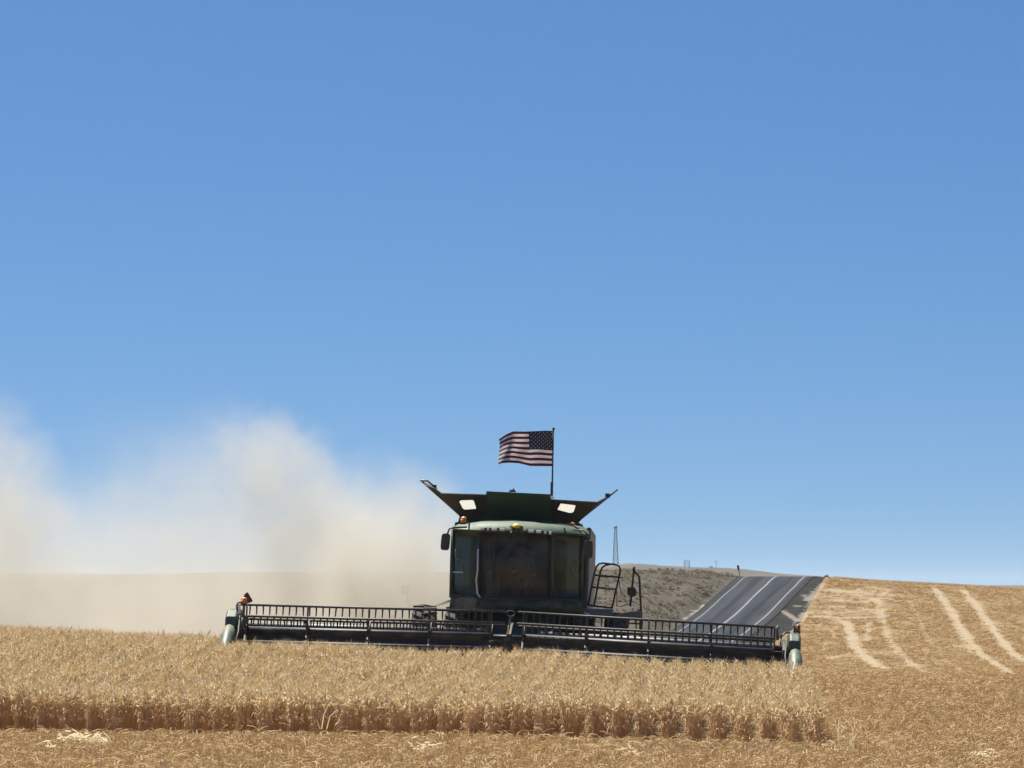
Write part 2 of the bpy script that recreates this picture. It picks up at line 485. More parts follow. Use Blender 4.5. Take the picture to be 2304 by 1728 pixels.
    tag(o, 'harvested stubble ground with pale straw tracks rising to a hill', None, kind='structure')
    return o
build_ground()

# ------------------------------------------------------------------ road
def strip(name, mat, o0, o1, d0, d1, lift, parent=None, step=1.0, cuts=6, gaps=None):
    rows = []
    for d in np.arange(d0, d1 + step, step):
        rows.append([(road_centre(d) + o, d, float(road_z(d)[0]) + lift) for o in np.linspace(o0, o1, cuts)])
    return MB().grid(rows).build(name, mat, parent, smooth=True)

mr, t, b = nt('asphalt')
c = coord(t)
sp = N(t, 'ShaderNodeSeparateXYZ'); t.links.new(c, sp.inputs[0])
lat = math_(t, 'SUBTRACT', math_(t, 'SUBTRACT', sp.outputs[0], math_(t, 'MULTIPLY', sp.outputs[1], 0.146)), 23.5 - 520 * .146)     # metres from the centre line
cb = N(t, 'ShaderNodeCombineXYZ'); t.links.new(math_(t, 'MULTIPLY', lat, 0.75), cb.inputs[0]); t.links.new(math_(t, 'MULTIPLY', sp.outputs[1], 0.012), cb.inputs[1])
wheel = noise(t, 1.0, 4, cb.outputs[0], 0.6)
a = mixc(t, ramp(t, wheel, 0.38, 0.62), (0.014, 0.017, 0.023), (0.038, 0.042, 0.051))
a = mixc(t, math_(t, 'MULTIPLY', ramp(t, noise(t, 0.5, 5, c), 0.5, 0.75), 0.4), a, (0.044, 0.044, 0.043))
sh = math_(t, 'ADD', math_(t, 'ABSOLUTE', lat), math_(t, 'MULTIPLY', math_(t, 'SUBTRACT', noise(t, 0.8, 5, c, 0.7), 0.5), 1.6))
a = mixc(t, ramp(t, sh, 4.0, 4.5), a, (0.026, 0.0245, 0.022))
t.links.new(a, b.inputs['Base Color']); b.inputs['Roughness'].default_value = 1.0; b.inputs['Specular IOR Level'].default_value = 0.1
M['paint_line'] = dusty('worn_road_paint', (0.165, 0.165, 0.162), 0.9, dust=0.7, dustc=(0.10, 0.10, 0.10), sc=0.8)
road = strip('road', mr, -4.7, 4.7, 290, 640, 0.05, cuts=14)
tag(road, 'grey two lane asphalt road climbing over the hill', None, kind='structure')
strip('edge_line', M['paint_line'], -3.70, -3.56, 290, 640, 0.075, road, cuts=2)
strip('edge_line', M['paint_line'], 3.52, 3.72, 290, 640, 0.075, road, cuts=2)
strip('centre_line', M['paint_line'], -0.13, 0.13, 290, 640, 0.075, road, cuts=2)

# ------------------------------------------------------------------ plants in masses (instanced clumps)
def straw_mat(name, c0, c1, c2, rough=0.7, tl=0.25):
    m, t, b = nt(name)
    oi = N(t, 'ShaderNodeObjectInfo')
    n1 = noise(t, 1.3, 2, coord(t), 0.5)
    a = mixc(t, oi.outputs['Random'], c0, c1)
    geo = N(t, 'ShaderNodeNewGeometry')
    a = mixc(t, ramp(t, geo.outputs['Random Per Island'], 0.55, 1.0), a, c2)
    t.links.new(a, b.inputs['Base Color']); b.inputs['Roughness'].default_value = rough
    b.inputs['Specular IOR Level'].default_value = 0.3
    out = t.nodes['Material Output']
    tr = N(t, 'ShaderNodeBsdfTranslucent'); t.links.new(a, tr.inputs[0])
    mx = N(t, 'ShaderNodeMixShader'); mx.inputs[0].default_value = tl
    t.links.new(b.outputs[0], mx.inputs[1]); t.links.new(tr.outputs[0], mx.inputs[2]); t.links.new(mx.outputs[0], out.inputs['Surface'])
    return m
M['wheat_head'] = straw_mat('wheat_head', (0.70, 0.58, 0.37), (0.82, 0.70, 0.475), (0.92, 0.83, 0.63), tl=0.5)
M['wheat_stem'] = straw_mat('wheat_stem', (0.58, 0.41, 0.245), (0.68, 0.50, 0.31), (0.76, 0.58, 0.37), tl=0.45)
M['stubble'] = straw_mat('stubble_straw', (0.60, 0.455, 0.26), (0.70, 0.55, 0.325), (0.86, 0.74, 0.52), tl=0.45)
M['hill_stubble'] = straw_mat('hill_straw', (0.51, 0.365, 0.165), (0.60, 0.44, 0.21), (0.72, 0.555, 0.30), tl=0.45)
M['weed'] = straw_mat('bleached_weed', (0.84, 0.77, 0.60), (0.88, 0.82, 0.66), (0.90, 0.85, 0.70), tl=0.7)
M['brush'] = straw_mat('grey_brush', (0.115, 0.108, 0.066), (0.155, 0.128, 0.088), (0.20, 0.155, 0.105), tl=0.45)

def ribbon(mb, pts, r, n=3):
    mb.tube(pts, r, n)

def wheat_clump(seed):
    r = random.Random(seed)
    heads, stems = MB(), MB()
    for k in range(11):
        x, y = r.gauss(0, .035), r.uniform(-.08, .08)
        h = r.uniform(.48, .67); lx, ly = r.gauss(0, .05), r.gauss(0, .08)
        p = [Vector((x, y, -.03)), Vector((x + lx * .3, y + ly * .3, h * .55)), Vector((x + lx, y + ly, h))]
        ribbon(stems, p, [.0042, .0036, .003])
        a = r.uniform(0, 2 * math.pi); q = r.uniform(.1, 1.0)
        dv = Vector((math.cos(a) * q * .40, math.sin(a) * q, r.uniform(-.4, .8))).normalized()
        L = r.uniform(.08, .12); e = p[2]
        heads.tube([e, e + dv * L * .35, e + dv * L * .8 + Vector((0, 0, -.006)), e + dv * L + Vector((0, 0, -.012))], [.005, .013, .011, .003], 4)
        for s in range(2):
            w = (dv + Vector((r.gauss(0, .35), r.gauss(0, .35), r.gauss(0, .2)))).normalized()
            heads.tube([e + dv * L * .5, e + dv * L * .8 + w * .09], [.003, .0008], 3)
        if r.random() < .8:                                    # a dry hanging leaf
            z0 = h * r.uniform(.35, .85); b0 = Vector((x + lx * .6, y + ly * .6, z0)); a = r.uniform(0, 6.28)
            dv = Vector((math.cos(a), math.sin(a), 0)); sd = Vector((-dv.y, dv.x, 0)) * .006
            l = r.uniform(.08, .17)
            pts = [b0, b0 + dv * l * .5 + Vector((0, 0, .03)), b0 + dv * l + Vector((0, 0, -.06))]
            o = len(stems.v)
            stems.v += [tuple(pts[0] - sd), tuple(pts[0] + sd), tuple(pts[1] - sd), tuple(pts[1] + sd), tuple(pts[2])]
            stems.f += [(o, o + 1, o + 3, o + 2), (o + 2, o + 3, o + 4)]
    me = bpy.data.meshes.new('wheat_clump')
    nh = len(heads.f); off = len(heads.v)
    me.from_pydata(heads.v + stems.v, [], heads.f + [tuple(i + off for i in f) for f in stems.f])
    me.materials.append(M['wheat_head']); me.materials.append(M['wheat_stem'])
    me.polygons.foreach_set('material_index', [0] * nh + [1] * len(stems.f))
    return me

def stubble_clump(seed, hmin=.08, hmax=.18, n=12, straw=4, mat='stubble'):
    r = random.Random(seed); mb = MB()
    for k in range(n):
        x, y = r.gauss(0, .05), r.uniform(-.09, .09)
        h = r.uniform(hmin, hmax)
        mb.tube([Vector((x, y, -.03)), Vector((x + r.gauss(0, .05), y + r.gauss(0, .05), h))], [.0055, .005], 3)
    for k in range(straw):                                     # loose straw lying over the stubs
        a = r.uniform(0, 6.28); L = r.uniform(.08, .2); z = r.uniform(.03, .17)
        x, y = r.gauss(0, .09), r.gauss(0, .09)
        dv = Vector((math.cos(a), math.sin(a), r.gauss(0, .35)))
        p = Vector((x, y, z))
        mb.tube([p - dv * L / 2, p + Vector((0, 0, .02)), p + dv * L / 2], [.005, .006, .004], 3)
    return mb.mesh('stubble_clump', M[mat])

def brush_clump(seed):
    r = random.Random(seed); mb = MB()
    for k in range(26):
        a = r.uniform(0, 6.28); el = r.uniform(.2, 1.4); L = r.uniform(.5, 1.0)
        dv = Vector((math.cos(a) * math.cos(el), math.sin(a) * math.cos(el), math.sin(el)))
        sd = Vector((-dv.y, dv.x, .2)).normalized() * .12
        o = len(mb.v); p = dv * L * .25; q = dv * L
        mb.v += [tuple(p - sd * .4), tuple(p + sd * .4), tuple(q + sd), tuple(q - sd), tuple(q + dv * .12)]
        mb.f += [(o, o + 1, o + 2, o + 3), (o + 3, o + 2, o + 4)]
    return mb.mesh('brush_clump', M['brush'])

def scatter(name, meshes, pts, rots, scl, label):
    """one object that carries its clumps as instances"""
    c = bpy.data.collections.new(name + '_clumps')
    for me in meshes:
        c.objects.link(bpy.data.objects.new(me.name, me))
    me = bpy.data.meshes.new(name)
    me.vertices.add(len(pts)); me.vertices.foreach_set('co', np.asarray(pts, np.float32).ravel())
    a = me.attributes.new('turn', 'FLOAT_VECTOR', 'POINT'); a.data.foreach_set('vector', np.asarray(rots, np.float32).ravel())
    a = me.attributes.new('size', 'FLOAT_VECTOR', 'POINT'); a.data.foreach_set('vector', np.asarray(scl, np.float32).ravel())
    o = bpy.data.objects.new(name, me); col.objects.link(o)
    g = bpy.data.node_groups.new(name + '_nodes', 'GeometryNodeTree')
    g.interface.new_socket('Geometry', in_out='INPUT', socket_type='NodeSocketGeometry')
    g.interface.new_socket('Geometry', in_out='OUTPUT', socket_type='NodeSocketGeometry')
    gi = g.nodes.new('NodeGroupInput'); go = g.nodes.new('NodeGroupOutput')
    ci = g.nodes.new('GeometryNodeCollectionInfo'); ci.inputs['Collection'].default_value = c
    ci.inputs['Separate Children'].default_value = True; ci.inputs['Reset Children'].default_value = True
    ip = g.nodes.new('GeometryNodeInstanceOnPoints'); ip.inputs['Pick Instance'].default_value = True
    ri = g.nodes.new('FunctionNodeRandomValue'); ri.data_type = 'INT'
    ri.inputs[4].default_value = 0; ri.inputs[5].default_value = len(meshes) - 1
    na = g.nodes.new('GeometryNodeInputNamedAttribute'); na.data_type = 'FLOAT_VECTOR'; na.inputs[0].default_value = 'turn'
    nb = g.nodes.new('GeometryNodeInputNamedAttribute'); nb.data_type = 'FLOAT_VECTOR'; nb.inputs[0].default_value = 'size'
    er = g.nodes.new('FunctionNodeEulerToRotation')
    L = g.links.new
    L(gi.outputs[0], ip.inputs['Points']); L(ci.outputs[0], ip.inputs['Instance']); L(ri.outputs[2], ip.inputs['Instance Index'])
    L(na.outputs[0], er.inputs[0]); L(er.outputs[0], ip.inputs['Rotation']); L(nb.outputs[0], ip.inputs['Scale'])
    L(ip.outputs[0], go.inputs[0])
    md = o.modifiers.new('scatter', 'NODES'); md.node_group = g
    tag(o, label, None, kind='stuff')
    return o

YAW = R(2.4)
def wheat_right(d): return 5.07 + (d - 77) * math.tan(YAW)       # the cut edge left by the last pass

def rows_points(x0, x1, d0, d1, spacing, along, jit):
    """points on drill rows that run along the driving direction"""
    n = int((x1 - x0) / spacing) + 1; m = int((d1 - d0) / along) + 1
    i, j = np.meshgrid(np.arange(n), np.arange(m))
    d = d0 + j * along + rng.uniform(-.5, .5, i.shape) * along
    x = x0 + i * spacing + (d - 77) * math.tan(YAW) + rng.normal(0, jit, i.shape)
    return x.ravel(), d.ravel()

# standing wheat
x, d = rows_points(5.0 - 0.41 * 56, 5.0, 76.8, 116, 0.41, 0.10, 0.02)
edge_j = 0.16 * np.sin(x * 2.1) + 0.14 * np.sin(x * 5.3 + 1) + rng.normal(0, .16, x.shape)
hd = 97.9 + (x + .04) * -math.tan(YAW)
keep = (d > 77 + edge_j) & ~((x > wheat_right(d) - .25) & (rng.uniform(0, 1, x.shape) < .35)) & ~((x > 5.45) & (d > 94.6)) & (((d < hd - 0.35)) | (x < -6.55 + (d - 98) * .042))
x, d = x[keep], d[keep]
z = terrain(x, d)
hs = 1.0 + 0.05 * np.sin(x * 1.3 + d * .4) + 0.04 * np.sin(x * .5 - d * .9) + rng.normal(0, .045, x.shape)
hs *= np.where(rng.uniform(0, 1, x.shape) < .03, rng.uniform(.6, .85, x.shape), 1)
rot = np.stack([rng.normal(0, .09, x.shape), rng.normal(0, .07, x.shape), rng.uniform(-.35, .35, x.shape) + rng.integers(0, 2, x.shape) * math.pi], -1)
scatter('wheat_crop', [wheat_clump(s) for s in range(10)], np.stack([x, d, z], -1), rot, np.stack([hs, hs, hs], -1),
        'standing ripe wheat crop in front of the combine')
print('wheat', len(x))

# stubble: the strip in front of the crop and the cut ground on the right
x, d = rows_points(-12.0, 17.0, 55, 134, 0.40, 0.12, 0.05)
keep = ((d < 77.3 + 0.1 * np.sin(x * 3)) | (x > wheat_right(d) + 0.12)) & (np.abs(x) < d * 0.125 + 1.0)
thin = rng.uniform(0, 1, x.shape) < np.interp(d, [62, 100, 134], [1, .9, .6])
x, d = x[keep & thin], d[keep & thin]
z = terrain(x, d)
hs = rng.uniform(.7, 1.25, x.shape) * np.where((d > 75.2) & (d < 77.5) & (x < 5.2), .6, 1)
rot = np.stack([rng.normal(0, .15, x.shape), rng.normal(0, .15, x.shape), rng.uniform(-3.1, 3.1, x.shape)], -1)
scatter('stubble', [stubble_clump(s) for s in range(10)], np.stack([x, d, z], -1), rot, np.stack([hs, hs, hs], -1),
        'short cut stubble and loose straw in front of the crop')
print('stubble', len(x))

# brush on the road bank
n = 18000
x = rng.uniform(-25, 31, n); d = rng.uniform(505, 600, n)
off = x - road_centre(d)
keep = (off < -5.4) & (rng.uniform(0, 1, n) < .5 + .5 * np.sin(x * .7 + d * .13) * np.sin(d * .35 - x * .2))
x, d = x[keep], d[keep]
hs = np.clip(rng.lognormal(-1.45, .5, x.shape), .1, .8)
rot = np.stack([np.zeros_like(x), np.zeros_like(x), rng.uniform(0, 6.28, x.shape)], -1)
scatter('roadside_brush', [brush_clump(s) for s in range(5)], np.stack([x, d, terrain(x, d)], -1), rot, np.stack([hs * 1.2, hs * 1.2, hs * .6], -1),
        'low grey brush covering the bank left of the road')

# stubble tufts on the hill across the valley
n = 34000
x = rng.uniform(15, 78, n); d = rng.uniform(395, 612, n)
keep = (x - road_centre(d) > np.interp(d, [300, 522, 585, 640], [9.5, 8.3, 6.2, 5.5]) + .3) & (x < d * .125)
x, d = x[keep], d[keep]
patch = np.sin(x * .35 + 1.5 * np.sin(d * .06)) + np.sin(d * .21 + x * .1)
keep = (seg_mask(x, d, CHAFF) < rng.uniform(0.1, 0.8, x.shape)) & (rng.uniform(0, 1, x.shape) > .35 * np.clip(patch, 0, 1))
x, d = x[keep], d[keep]
hs = rng.uniform(1.0, 2.0, x.shape)
rot = np.stack([rng.normal(0, .15, x.shape), rng.normal(0, .15, x.shape), rng.uniform(-3.1, 3.1, x.shape)], -1)
scatter('hill_stubble', [stubble_clump(s + 50, n=14, mat='hill_stubble') for s in range(5)], np.stack([x, d, terrain(x, d)], -1), rot, np.stack([hs * 1.7, hs * 1.7, hs * .55], -1),
        'golden stubble covering the hill right of the road')

# ------------------------------------------------------------------ combine harvester
D0 = 98.0
base = world_at(1148, EYE, D0); base.z = tz(base.x, D0)
combine = empty('combine_harvester', base, (0, 0, 0))
ROT = Matrix.Rotation(-YAW, 3, 'Z') @ Matrix.Rotation(R(2.45), 3, 'Y')
combine.rotation_euler = ROT.to_euler()
tag(combine, 'green combine harvester with wide black reel header cutting the wheat', 'combine')
INV = ROT.inverted()
def P(px, py, d):
    """machine-frame point for a photograph pixel at world distance d"""
    return INV @ (world_at(px, py, d) - base)
def part(mb, name, mat, parent=None, **kw):
    return mb.build(name, M[mat] if isinstance(mat, str) else mat, parent or combine, **kw)
def droop(x): return -0.016 * abs(x)          # the two header wings hang a little lower at their ends

# --- header
AX = P(1148, 1434, D0); RZ = AX.z             # reel axis height
RR = 0.53                                     # reel radius
SEC = [(-5.55, -0.45), (0.22, 5.43)]
XL, XR = -5.85, 5.75
def hx(x, y, z): return Vector((x, y, z + droop(x)))
for x0, x1 in ((XL, -0.6), (0.5, XR)):
    mb = MB(); mb.slab([hx(x0, 1.02, 0.28), hx(x1, 1.02, 0.28), hx(x1, 1.15, RZ + .02), hx(x0, 1.15, RZ + .02)], (0, .04, 0))
    part(mb, 'back_sheet', 'black')
    mb = MB(); mb.tube([hx(x0, 1.2, RZ + .09), hx(x1, 1.2, RZ + .09)], .065, 10)
    part(mb, 'frame_tube', 'grey', smooth=True)
    mb = MB(); mb.slab([hx(x0, -.05, .30), hx(x1, -.05, .30), hx(x1, .98, .36), hx(x0, .98, .36)], (0, 0, -.10))
    part(mb, 'draper_belt', 'black_rubber')
    mb = MB(); mb.slab([hx(x0, -.42, .20), hx(x1, -.42, .20), hx(x1, -.08, .26), hx(x0, -.08, .26)], (0, 0, -.05))
    for k in np.arange(x0 + .05, x1, .0762 * 2):
        mb.add([hx(k - .015, -.42, .215), hx(k + .015, -.42, .215), hx(k, -.56, .195), hx(k - .015, -.42, .17), hx(k + .015, -.42, .17)], [(0, 1, 2), (3, 2, 4), (0, 2, 3), (1, 4, 2), (0, 3, 4, 1)])
    part(mb, 'cutter_bar', 'black_rubber')
    # lower cross shafts behind the reel that catch the light
    mb = MB(); mb.tube([hx(x0, .96, RZ - .24), hx(x1, .96, RZ - .24)], .03, 8)
    part(mb, 'cross_auger', 'black', smooth=True)
# reel: centre tubes, spiders, bats with tines
tine = MB(); tine.tube([(0, 0, 0.0), (0, .012, -.10), (0, -.01, -.20)], [.020, .018, .012], 6)
tine_me = tine.mesh('tine', M['black'])
rest = MB()
ANG = [94, 34, 154, 214, 334, 274]
for x0, x1 in SEC:
    mb = MB(); mb.tube([hx(x0, 0, RZ), hx(x1, 0, RZ)], .085, 16)
    part(mb, 'reel_tube', 'black', smooth=True)
    for k in range(5):
        x = x0 + (x1 - x0) * k / 4
        mb = MB()
        c0 = hx(x, 0, RZ)
        mb.tube([c0 + Vector((-.02, 0, 0)), c0 + Vector((.02, 0, 0))], .15, 14)
        for a in ANG:
            e = Vector((0, math.cos(R(a)), math.sin(R(a))))
            s = Vector((0, -e.z, e.y)) * .03
            p, q = c0 + e * .1, c0 + e * (RR - .01)
            mb.slab([p - s + Vector((-.016, 0, 0)), p + s + Vector((-.016, 0, 0)), q + s * .7 + Vector((-.016, 0, 0)), q - s * .7 + Vector((-.016, 0, 0))], (.032, 0, 0))
        part(mb, 'reel_spider', 'black')
    for bi, a in enumerate(ANG):
        dy, dz = RR * math.cos(R(a)), RR * math.sin(R(a))
        p0, p1 = hx(x0 if x0 < 0 else .10, -dy, RZ + dz), hx(x1 if x1 > 0 else -.16, -dy, RZ + dz)
        mb = MB(); mb.tube([p0, p1], .026, 8)
        bat = part(mb, 'reel_bat', 'black', smooth=True)
        nt_ = 37
        for k in range(nt_):
            x = x0 + .06 + (x1 - x0 - .12) * k / (nt_ - 1)
            loc = hx(x, -dy, RZ + dz)
            if bi < 4:
                o = bpy.data.objects.new('tine', tine_me); col.objects.link(o)
                o.parent = bat; o.location = loc
                o.rotation_euler = (random.gauss(0, .05), random.gauss(0, .04), 0)
            else:
                rest.add([Vector(v) + loc for v in tine.v], tine.f)
o = part(rest, 'lower_tines', 'black'); o['kind'] = 'stuff'
# reel arms: two at the ends, one in the middle
for x, wdt in ((XL + .12, .06), (-.12, .10), (XR - .14, .06)):
    mb = MB()
    mb.slab([hx(x, 1.25, RZ + .30), hx(x, 1.25, RZ + .14), hx(x, 0.1, RZ - .08), hx(x, -.12, RZ - .05), hx(x, -.12, RZ + .07), hx(x, .5, RZ + .26)], (wdt, 0, 0))
    part(mb, 'reel_arm', 'black', bevel=.01)
# middle: hydraulic motor, hose loop, reflector
c0 = hx(-.06, -.05, RZ)
mb = MB(); mb.tube([hx(-.42, 0, RZ), hx(.2, 0, RZ)], .05, 10); mb.tube([c0 + Vector((-.13, -.1, -.02)), c0 + Vector((-.05, -.12, -.12)), c0 + Vector((-.12, -.1, -.30)), c0 + Vector((-.16, -.05, -.42))], [.07, .09, .08, .03], 8)
part(mb, 'reel_motor', 'black', smooth=True)
mb = MB()
ctr = P(1149, 1381, D0 - .2)
mb.tube([ctr + Vector((.09 * math.cos(k * .5), .02 * k / 12, .06 * math.sin(k * .5))) for k in range(13)], .018, 6)
mb.tube([ctr + Vector((.05, 0, -.03)), ctr + Vector((.0, .05, -.18)), ctr + Vector((-.04, .1, -.40))], .016, 6)
part(mb, 'hydraulic_hose', 'black_rubber', smooth=True)
mb = MB(); mb.slab([P(1140, 1425, 97.75), P(1145, 1426, 97.75), P(1145, 1412, 97.75), P(1142, 1410, 97.75)], (0, .02, 0))
part(mb, 'reflector_plate', 'yellow', bevel=.004)
mb = MB(); mb.tube([P(1146, 1408, 97.76), P(1148, 1384, 97.8)], .02, 6)
part(mb, 'reel_cylinder', 'grey', smooth=True)
# feeder house
mb = MB(); mb.slab([(-.75, 1.0, .25), (-.75, 1.0, .80), (-.75, 3.6, 1.75), (-.75, 3.6, .85)], (1.5, 0, 0))
part(mb, 'feeder_house', 'green_dark', bevel=.02)
mb = MB(); mb.slab([(-.62, .98, .32), (.52, .98, .32), (.52, .98, RZ - .1), (-.62, .98, RZ - .1)], (0, .02, 0))
part(mb, 'feeder_opening', 'black')

# end shields, crop dividers and lamps at both ends
def divider(side):
    s = 1 if side > 0 else -1
    x = 5.855 if s > 0 else -5.87
    zt = RZ + .44
    # end shield: a hood that closes the header's side
    rings = []
    for dx, k in ((-.13, .94), (-.09, 1.0), (.09, 1.0), (.13, .94)):
        prof = [(1.35, .30), (1.38, zt - .25), (1.05, zt), (.25, zt - .03), (-.02, zt - .16), (-.10, .70), (-.10, .30)]
        rings.append([hx(x + s * dx, .6 + (y - .6) * k, .7 + (z - .7) * k) for y, z in prof])
    mb = MB(); mb.loft(rings)
    part(mb, 'end_shield', 'green_dark', bevel=.02)
    # divider: a long tapering snout
    secs = [(.30, .25, 1.12, .155), (-.12, .22, 1.14, .165), (-.40, .20, 1.02, .165), (-.8, .16, .80, .14), (-1.2, .10, .54, .10), (-1.5, .05, .30, .06), (-1.68, .03, .12, .02)]
    rings = []
    for y, z0, z1, w in secs:
        ring = []
        for k in range(16):
            a = 2 * math.pi * k / 16
            cc = math.copysign(abs(math.cos(a)) ** .75, math.cos(a)); ss = math.copysign(abs(math.sin(a)) ** .85, math.sin(a))
            ring.append(hx(x + s * .02 + cc * w, y, (z0 + z1) / 2 + ss * (z1 - z0) / 2))
        rings.append(ring)
    mb = MB(); mb.loft(rings)
    dv = part(mb, 'crop_divider', 'divider', smooth=True)
    mb = MB(); mb.tube([hx(x - s * .16, -.9, .60), hx(x - s * .19, -.3, .98), hx(x - s * .16, .2, zt - .1)], [.014, .018, .014], 8)
    part(mb, 'divider_rod', 'black', dv, smooth=True)
    # small inner snout; the right one is coloured white for its highlight
    mb = MB(); rings = []
    for y, z, w, h in ((-.05, .52, .07, .14), (-.4, .46, .085, .16), (-.75, .36, .06, .11), (-.98, .28, .012, .02)):
        rings.append([hx(x - s * .24 + math.cos(2 * math.pi * k / 10) * w, y, z + math.sin(2 * math.pi * k / 10) * h) for k in range(10)])
    mb.loft(rings)
    part(mb, 'inner_divider', 'white' if s > 0 else 'divider', smooth=True)
    # drive sprockets and bracket
    mb = MB()
    for y, z, r_ in ((.1, RZ, .17), (.45, RZ - .22, .11), (-.1, RZ - .30, .08)):
        mb.tube([hx(x - s * .16, y, z), hx(x - s * .20, y, z)], r_, 16)
    part(mb, 'drive_sprocket', 'black')
divider(-1); divider(1)

M['brown_lens'] = plain('dull_brown_lens', (0.22, 0.085, 0.035), 0.35)
def amber_lamp(px, py, d, r=.07, h=.16, name='warning_lamp', mat='amber'):
    c = P(px, py, d)
    mb = MB(); mb.tube([c, c + Vector((0, 0, h * .55))], r, 12); mb.dome(c + Vector((0, 0, h * .55)), r, 12, 5, .8)
    o = part(mb, name, mat, smooth=True)
    mb = MB(); mb.tube([c + Vector((0, 0, -.05)), c], r * 1.05, 12)
    part(mb, 'lamp_base', 'black', o)
    return o
amber_lamp(549, 1358, 98.6, .065, .15)
mb = MB(); mb.slab([P(545, 1348, 98.9), P(551, 1336, 98.9), P(557, 1332, 98.9), P(569, 1352, 98.9), P(565, 1355, 98.9), P(552, 1359, 98.9)], (0, .03, 0))
part(mb, 'marker_plate', 'maroon', bevel=.006)
mb = MB(); mb.tube([P(549, 1360, 98.7), P(548, 1380, 98.8), P(546, 1400, 98.9)], .03, 8)
part(mb, 'lamp_bracket', 'grey', smooth=True)
mb = MB(); mb.slab([P(535.5, 1382, 98.3), P(541, 1380, 98.3), P(541, 1359, 98.3), P(536, 1358, 98.3)], (0, .04, 0))
part(mb, 'reflector_plate', 'white', bevel=.004)
mb = MB(); mb.tube([P(534, 1378, 98.5), P(533, 1362, 98.5), P(537, 1355, 98.5), P(545, 1356, 98.5)], .022, 8)
part(mb, 'hydraulic_hose', 'black', smooth=True)
amber_lamp(1795, 1421, 98.8, .055, .19, mat='brown_lens')
mb = MB(); mb.slab([P(1782, 1408, 98.3), P(1791, 1408, 98.3), P(1793, 1399, 98.3), P(1785, 1400, 98.3)], (0, .04, 0))
part(mb, 'reflector_plate', 'white', bevel=.006)
mb = MB(); mb.tube([P(1750, 1440, 98.4), P(1749, 1418, 98.4), P(1751, 1408, 98.4)], .03, 8)
part(mb, 'lamp_bracket', 'grey', smooth=True)
mb = MB(); mb.tube([P(1756, 1452, 98.3), P(1758, 1432, 98.3), P(1766, 1424, 98.4), P(1776, 1423, 98.6)], .022, 8)
part(mb, 'hydraulic_hose', 'black', smooth=True)
mb = MB(); mb.tube([P(1787, 1430, 98.7), P(1788, 1408, 98.6)], .022, 8)
part(mb, 'lamp_bracket', 'black', smooth=True)

# --- wheels
def wheel(x, y, r, w, name='wheel'):
    mb = MB(); rings = []
    for dx, rr in ((-w / 2, r * .62), (-w / 2, r * .86), (-w / 2 + .05, r * .97), (0, r), (w / 2 - .05, r * .97), (w / 2, r * .86), (w / 2, r * .62)):
        rings.append([(x + dx, y + rr * math.cos(2 * math.pi * k / 40), r + rr * math.sin(2 * math.pi * k / 40)) for k in range(40)])
    mb.loft(rings)
    tyre = part(mb, 'tyre', 'tyre', smooth=True)
    lug = MB()
    for k in range(22):
        for s in (-1, 1):
            a0 = 2 * math.pi * (k + (.25 if s > 0 else .75)) / 22
            a1 = a0 + .16
            pts = []
            for dx, a, rr in ((0.0, a1, r + .035), (s * w / 2, a0, r * .99 + .01), (s * w / 2, a0 + .05, r * .99 + .01), (0.0, a1 + .06, r + .035)):
                pts.append(Vector((x + dx, y + rr * math.cos(a), r + rr * math.sin(a))))
            mid = Vector((x, y, r))
            lug.add(pts + [mid + (p - mid) * .95 for p in pts], [(0, 1, 2, 3), (0, 4, 5, 1), (1, 5, 6, 2), (2, 6, 7, 3), (3, 7, 4, 0)])
    part(lug, 'tread', 'tyre', tyre)
    mb = MB(); mb.tube([(x - w * .3, y, r), (x + w * .3, y, r)], r * .6, 28); mb.tube([(x - w * .34, y, r), (x + w * .34, y, r)], r * .2, 16)
    part(mb, 'rim', 'yellow', tyre)
top = P(937, 1358, 102.0)
FR = top.z / 2
for x in (-2.07, -1.36, 1.36, 2.07): wheel(x, 3.7, FR - .02, .50)
for x in (-1.5, 1.5): wheel(x, 8.0, .62, .45)

# --- body
BL, BR = P(1013, 1370, 102).x, P(1322, 1370, 102).x
zb0, zb1 = 1.25, P(1170, 1180, 102).z
for x0, x1, nm in ((BL, BL + .10, 0), (BR - .10, BR, 1)):
    mb = MB(); mb.slab([(x0, 4.0, zb0), (x0, 4.0, zb1 - .25), (x0, 4.3, zb1), (x0, 8.6, zb1 - .1), (x0, 9.3, zb1 - .7), (x0, 9.2, zb0), (x0, 7.0, zb0 - .15)], (x1 - x0, 0, 0))
    part(mb, 'side_panel', 'pale' if nm else 'green', bevel=.03)
mb = MB(); mb.slab([(BL + .1, 4.05, .9), (BL + .1, 4.05, zb1 - .1), (BL + .1, 8.5, zb1 - .2), (BL + .1, 9.2, zb1 - .8), (BL + .1, 9.1, .9)], (BR - BL - .2, 0, 0))
part(mb, 'chassis_body', 'green_dark', bevel=.03)
mb = MB(); mb.box(((BL + BR) / 2, 3.7, FR - .1), (2.9, .28, .4)); part(mb, 'front_axle', 'black', bevel=.02)
mb = MB(); mb.box((0, 8.0, .62), (2.8, .22, .25)); part(mb, 'rear_axle', 'black', bevel=.02)
mb = MB(); mb.tube([P(1012, 1352, 107), P(934, 1380, 111), P(924, 1370, 111.8), P(916, 1338, 112)], .03, 8); mb.box(P(912, 1326, 112), (.18, .1, .22)); part(mb, 'rear_lamp_bracket', 'black')

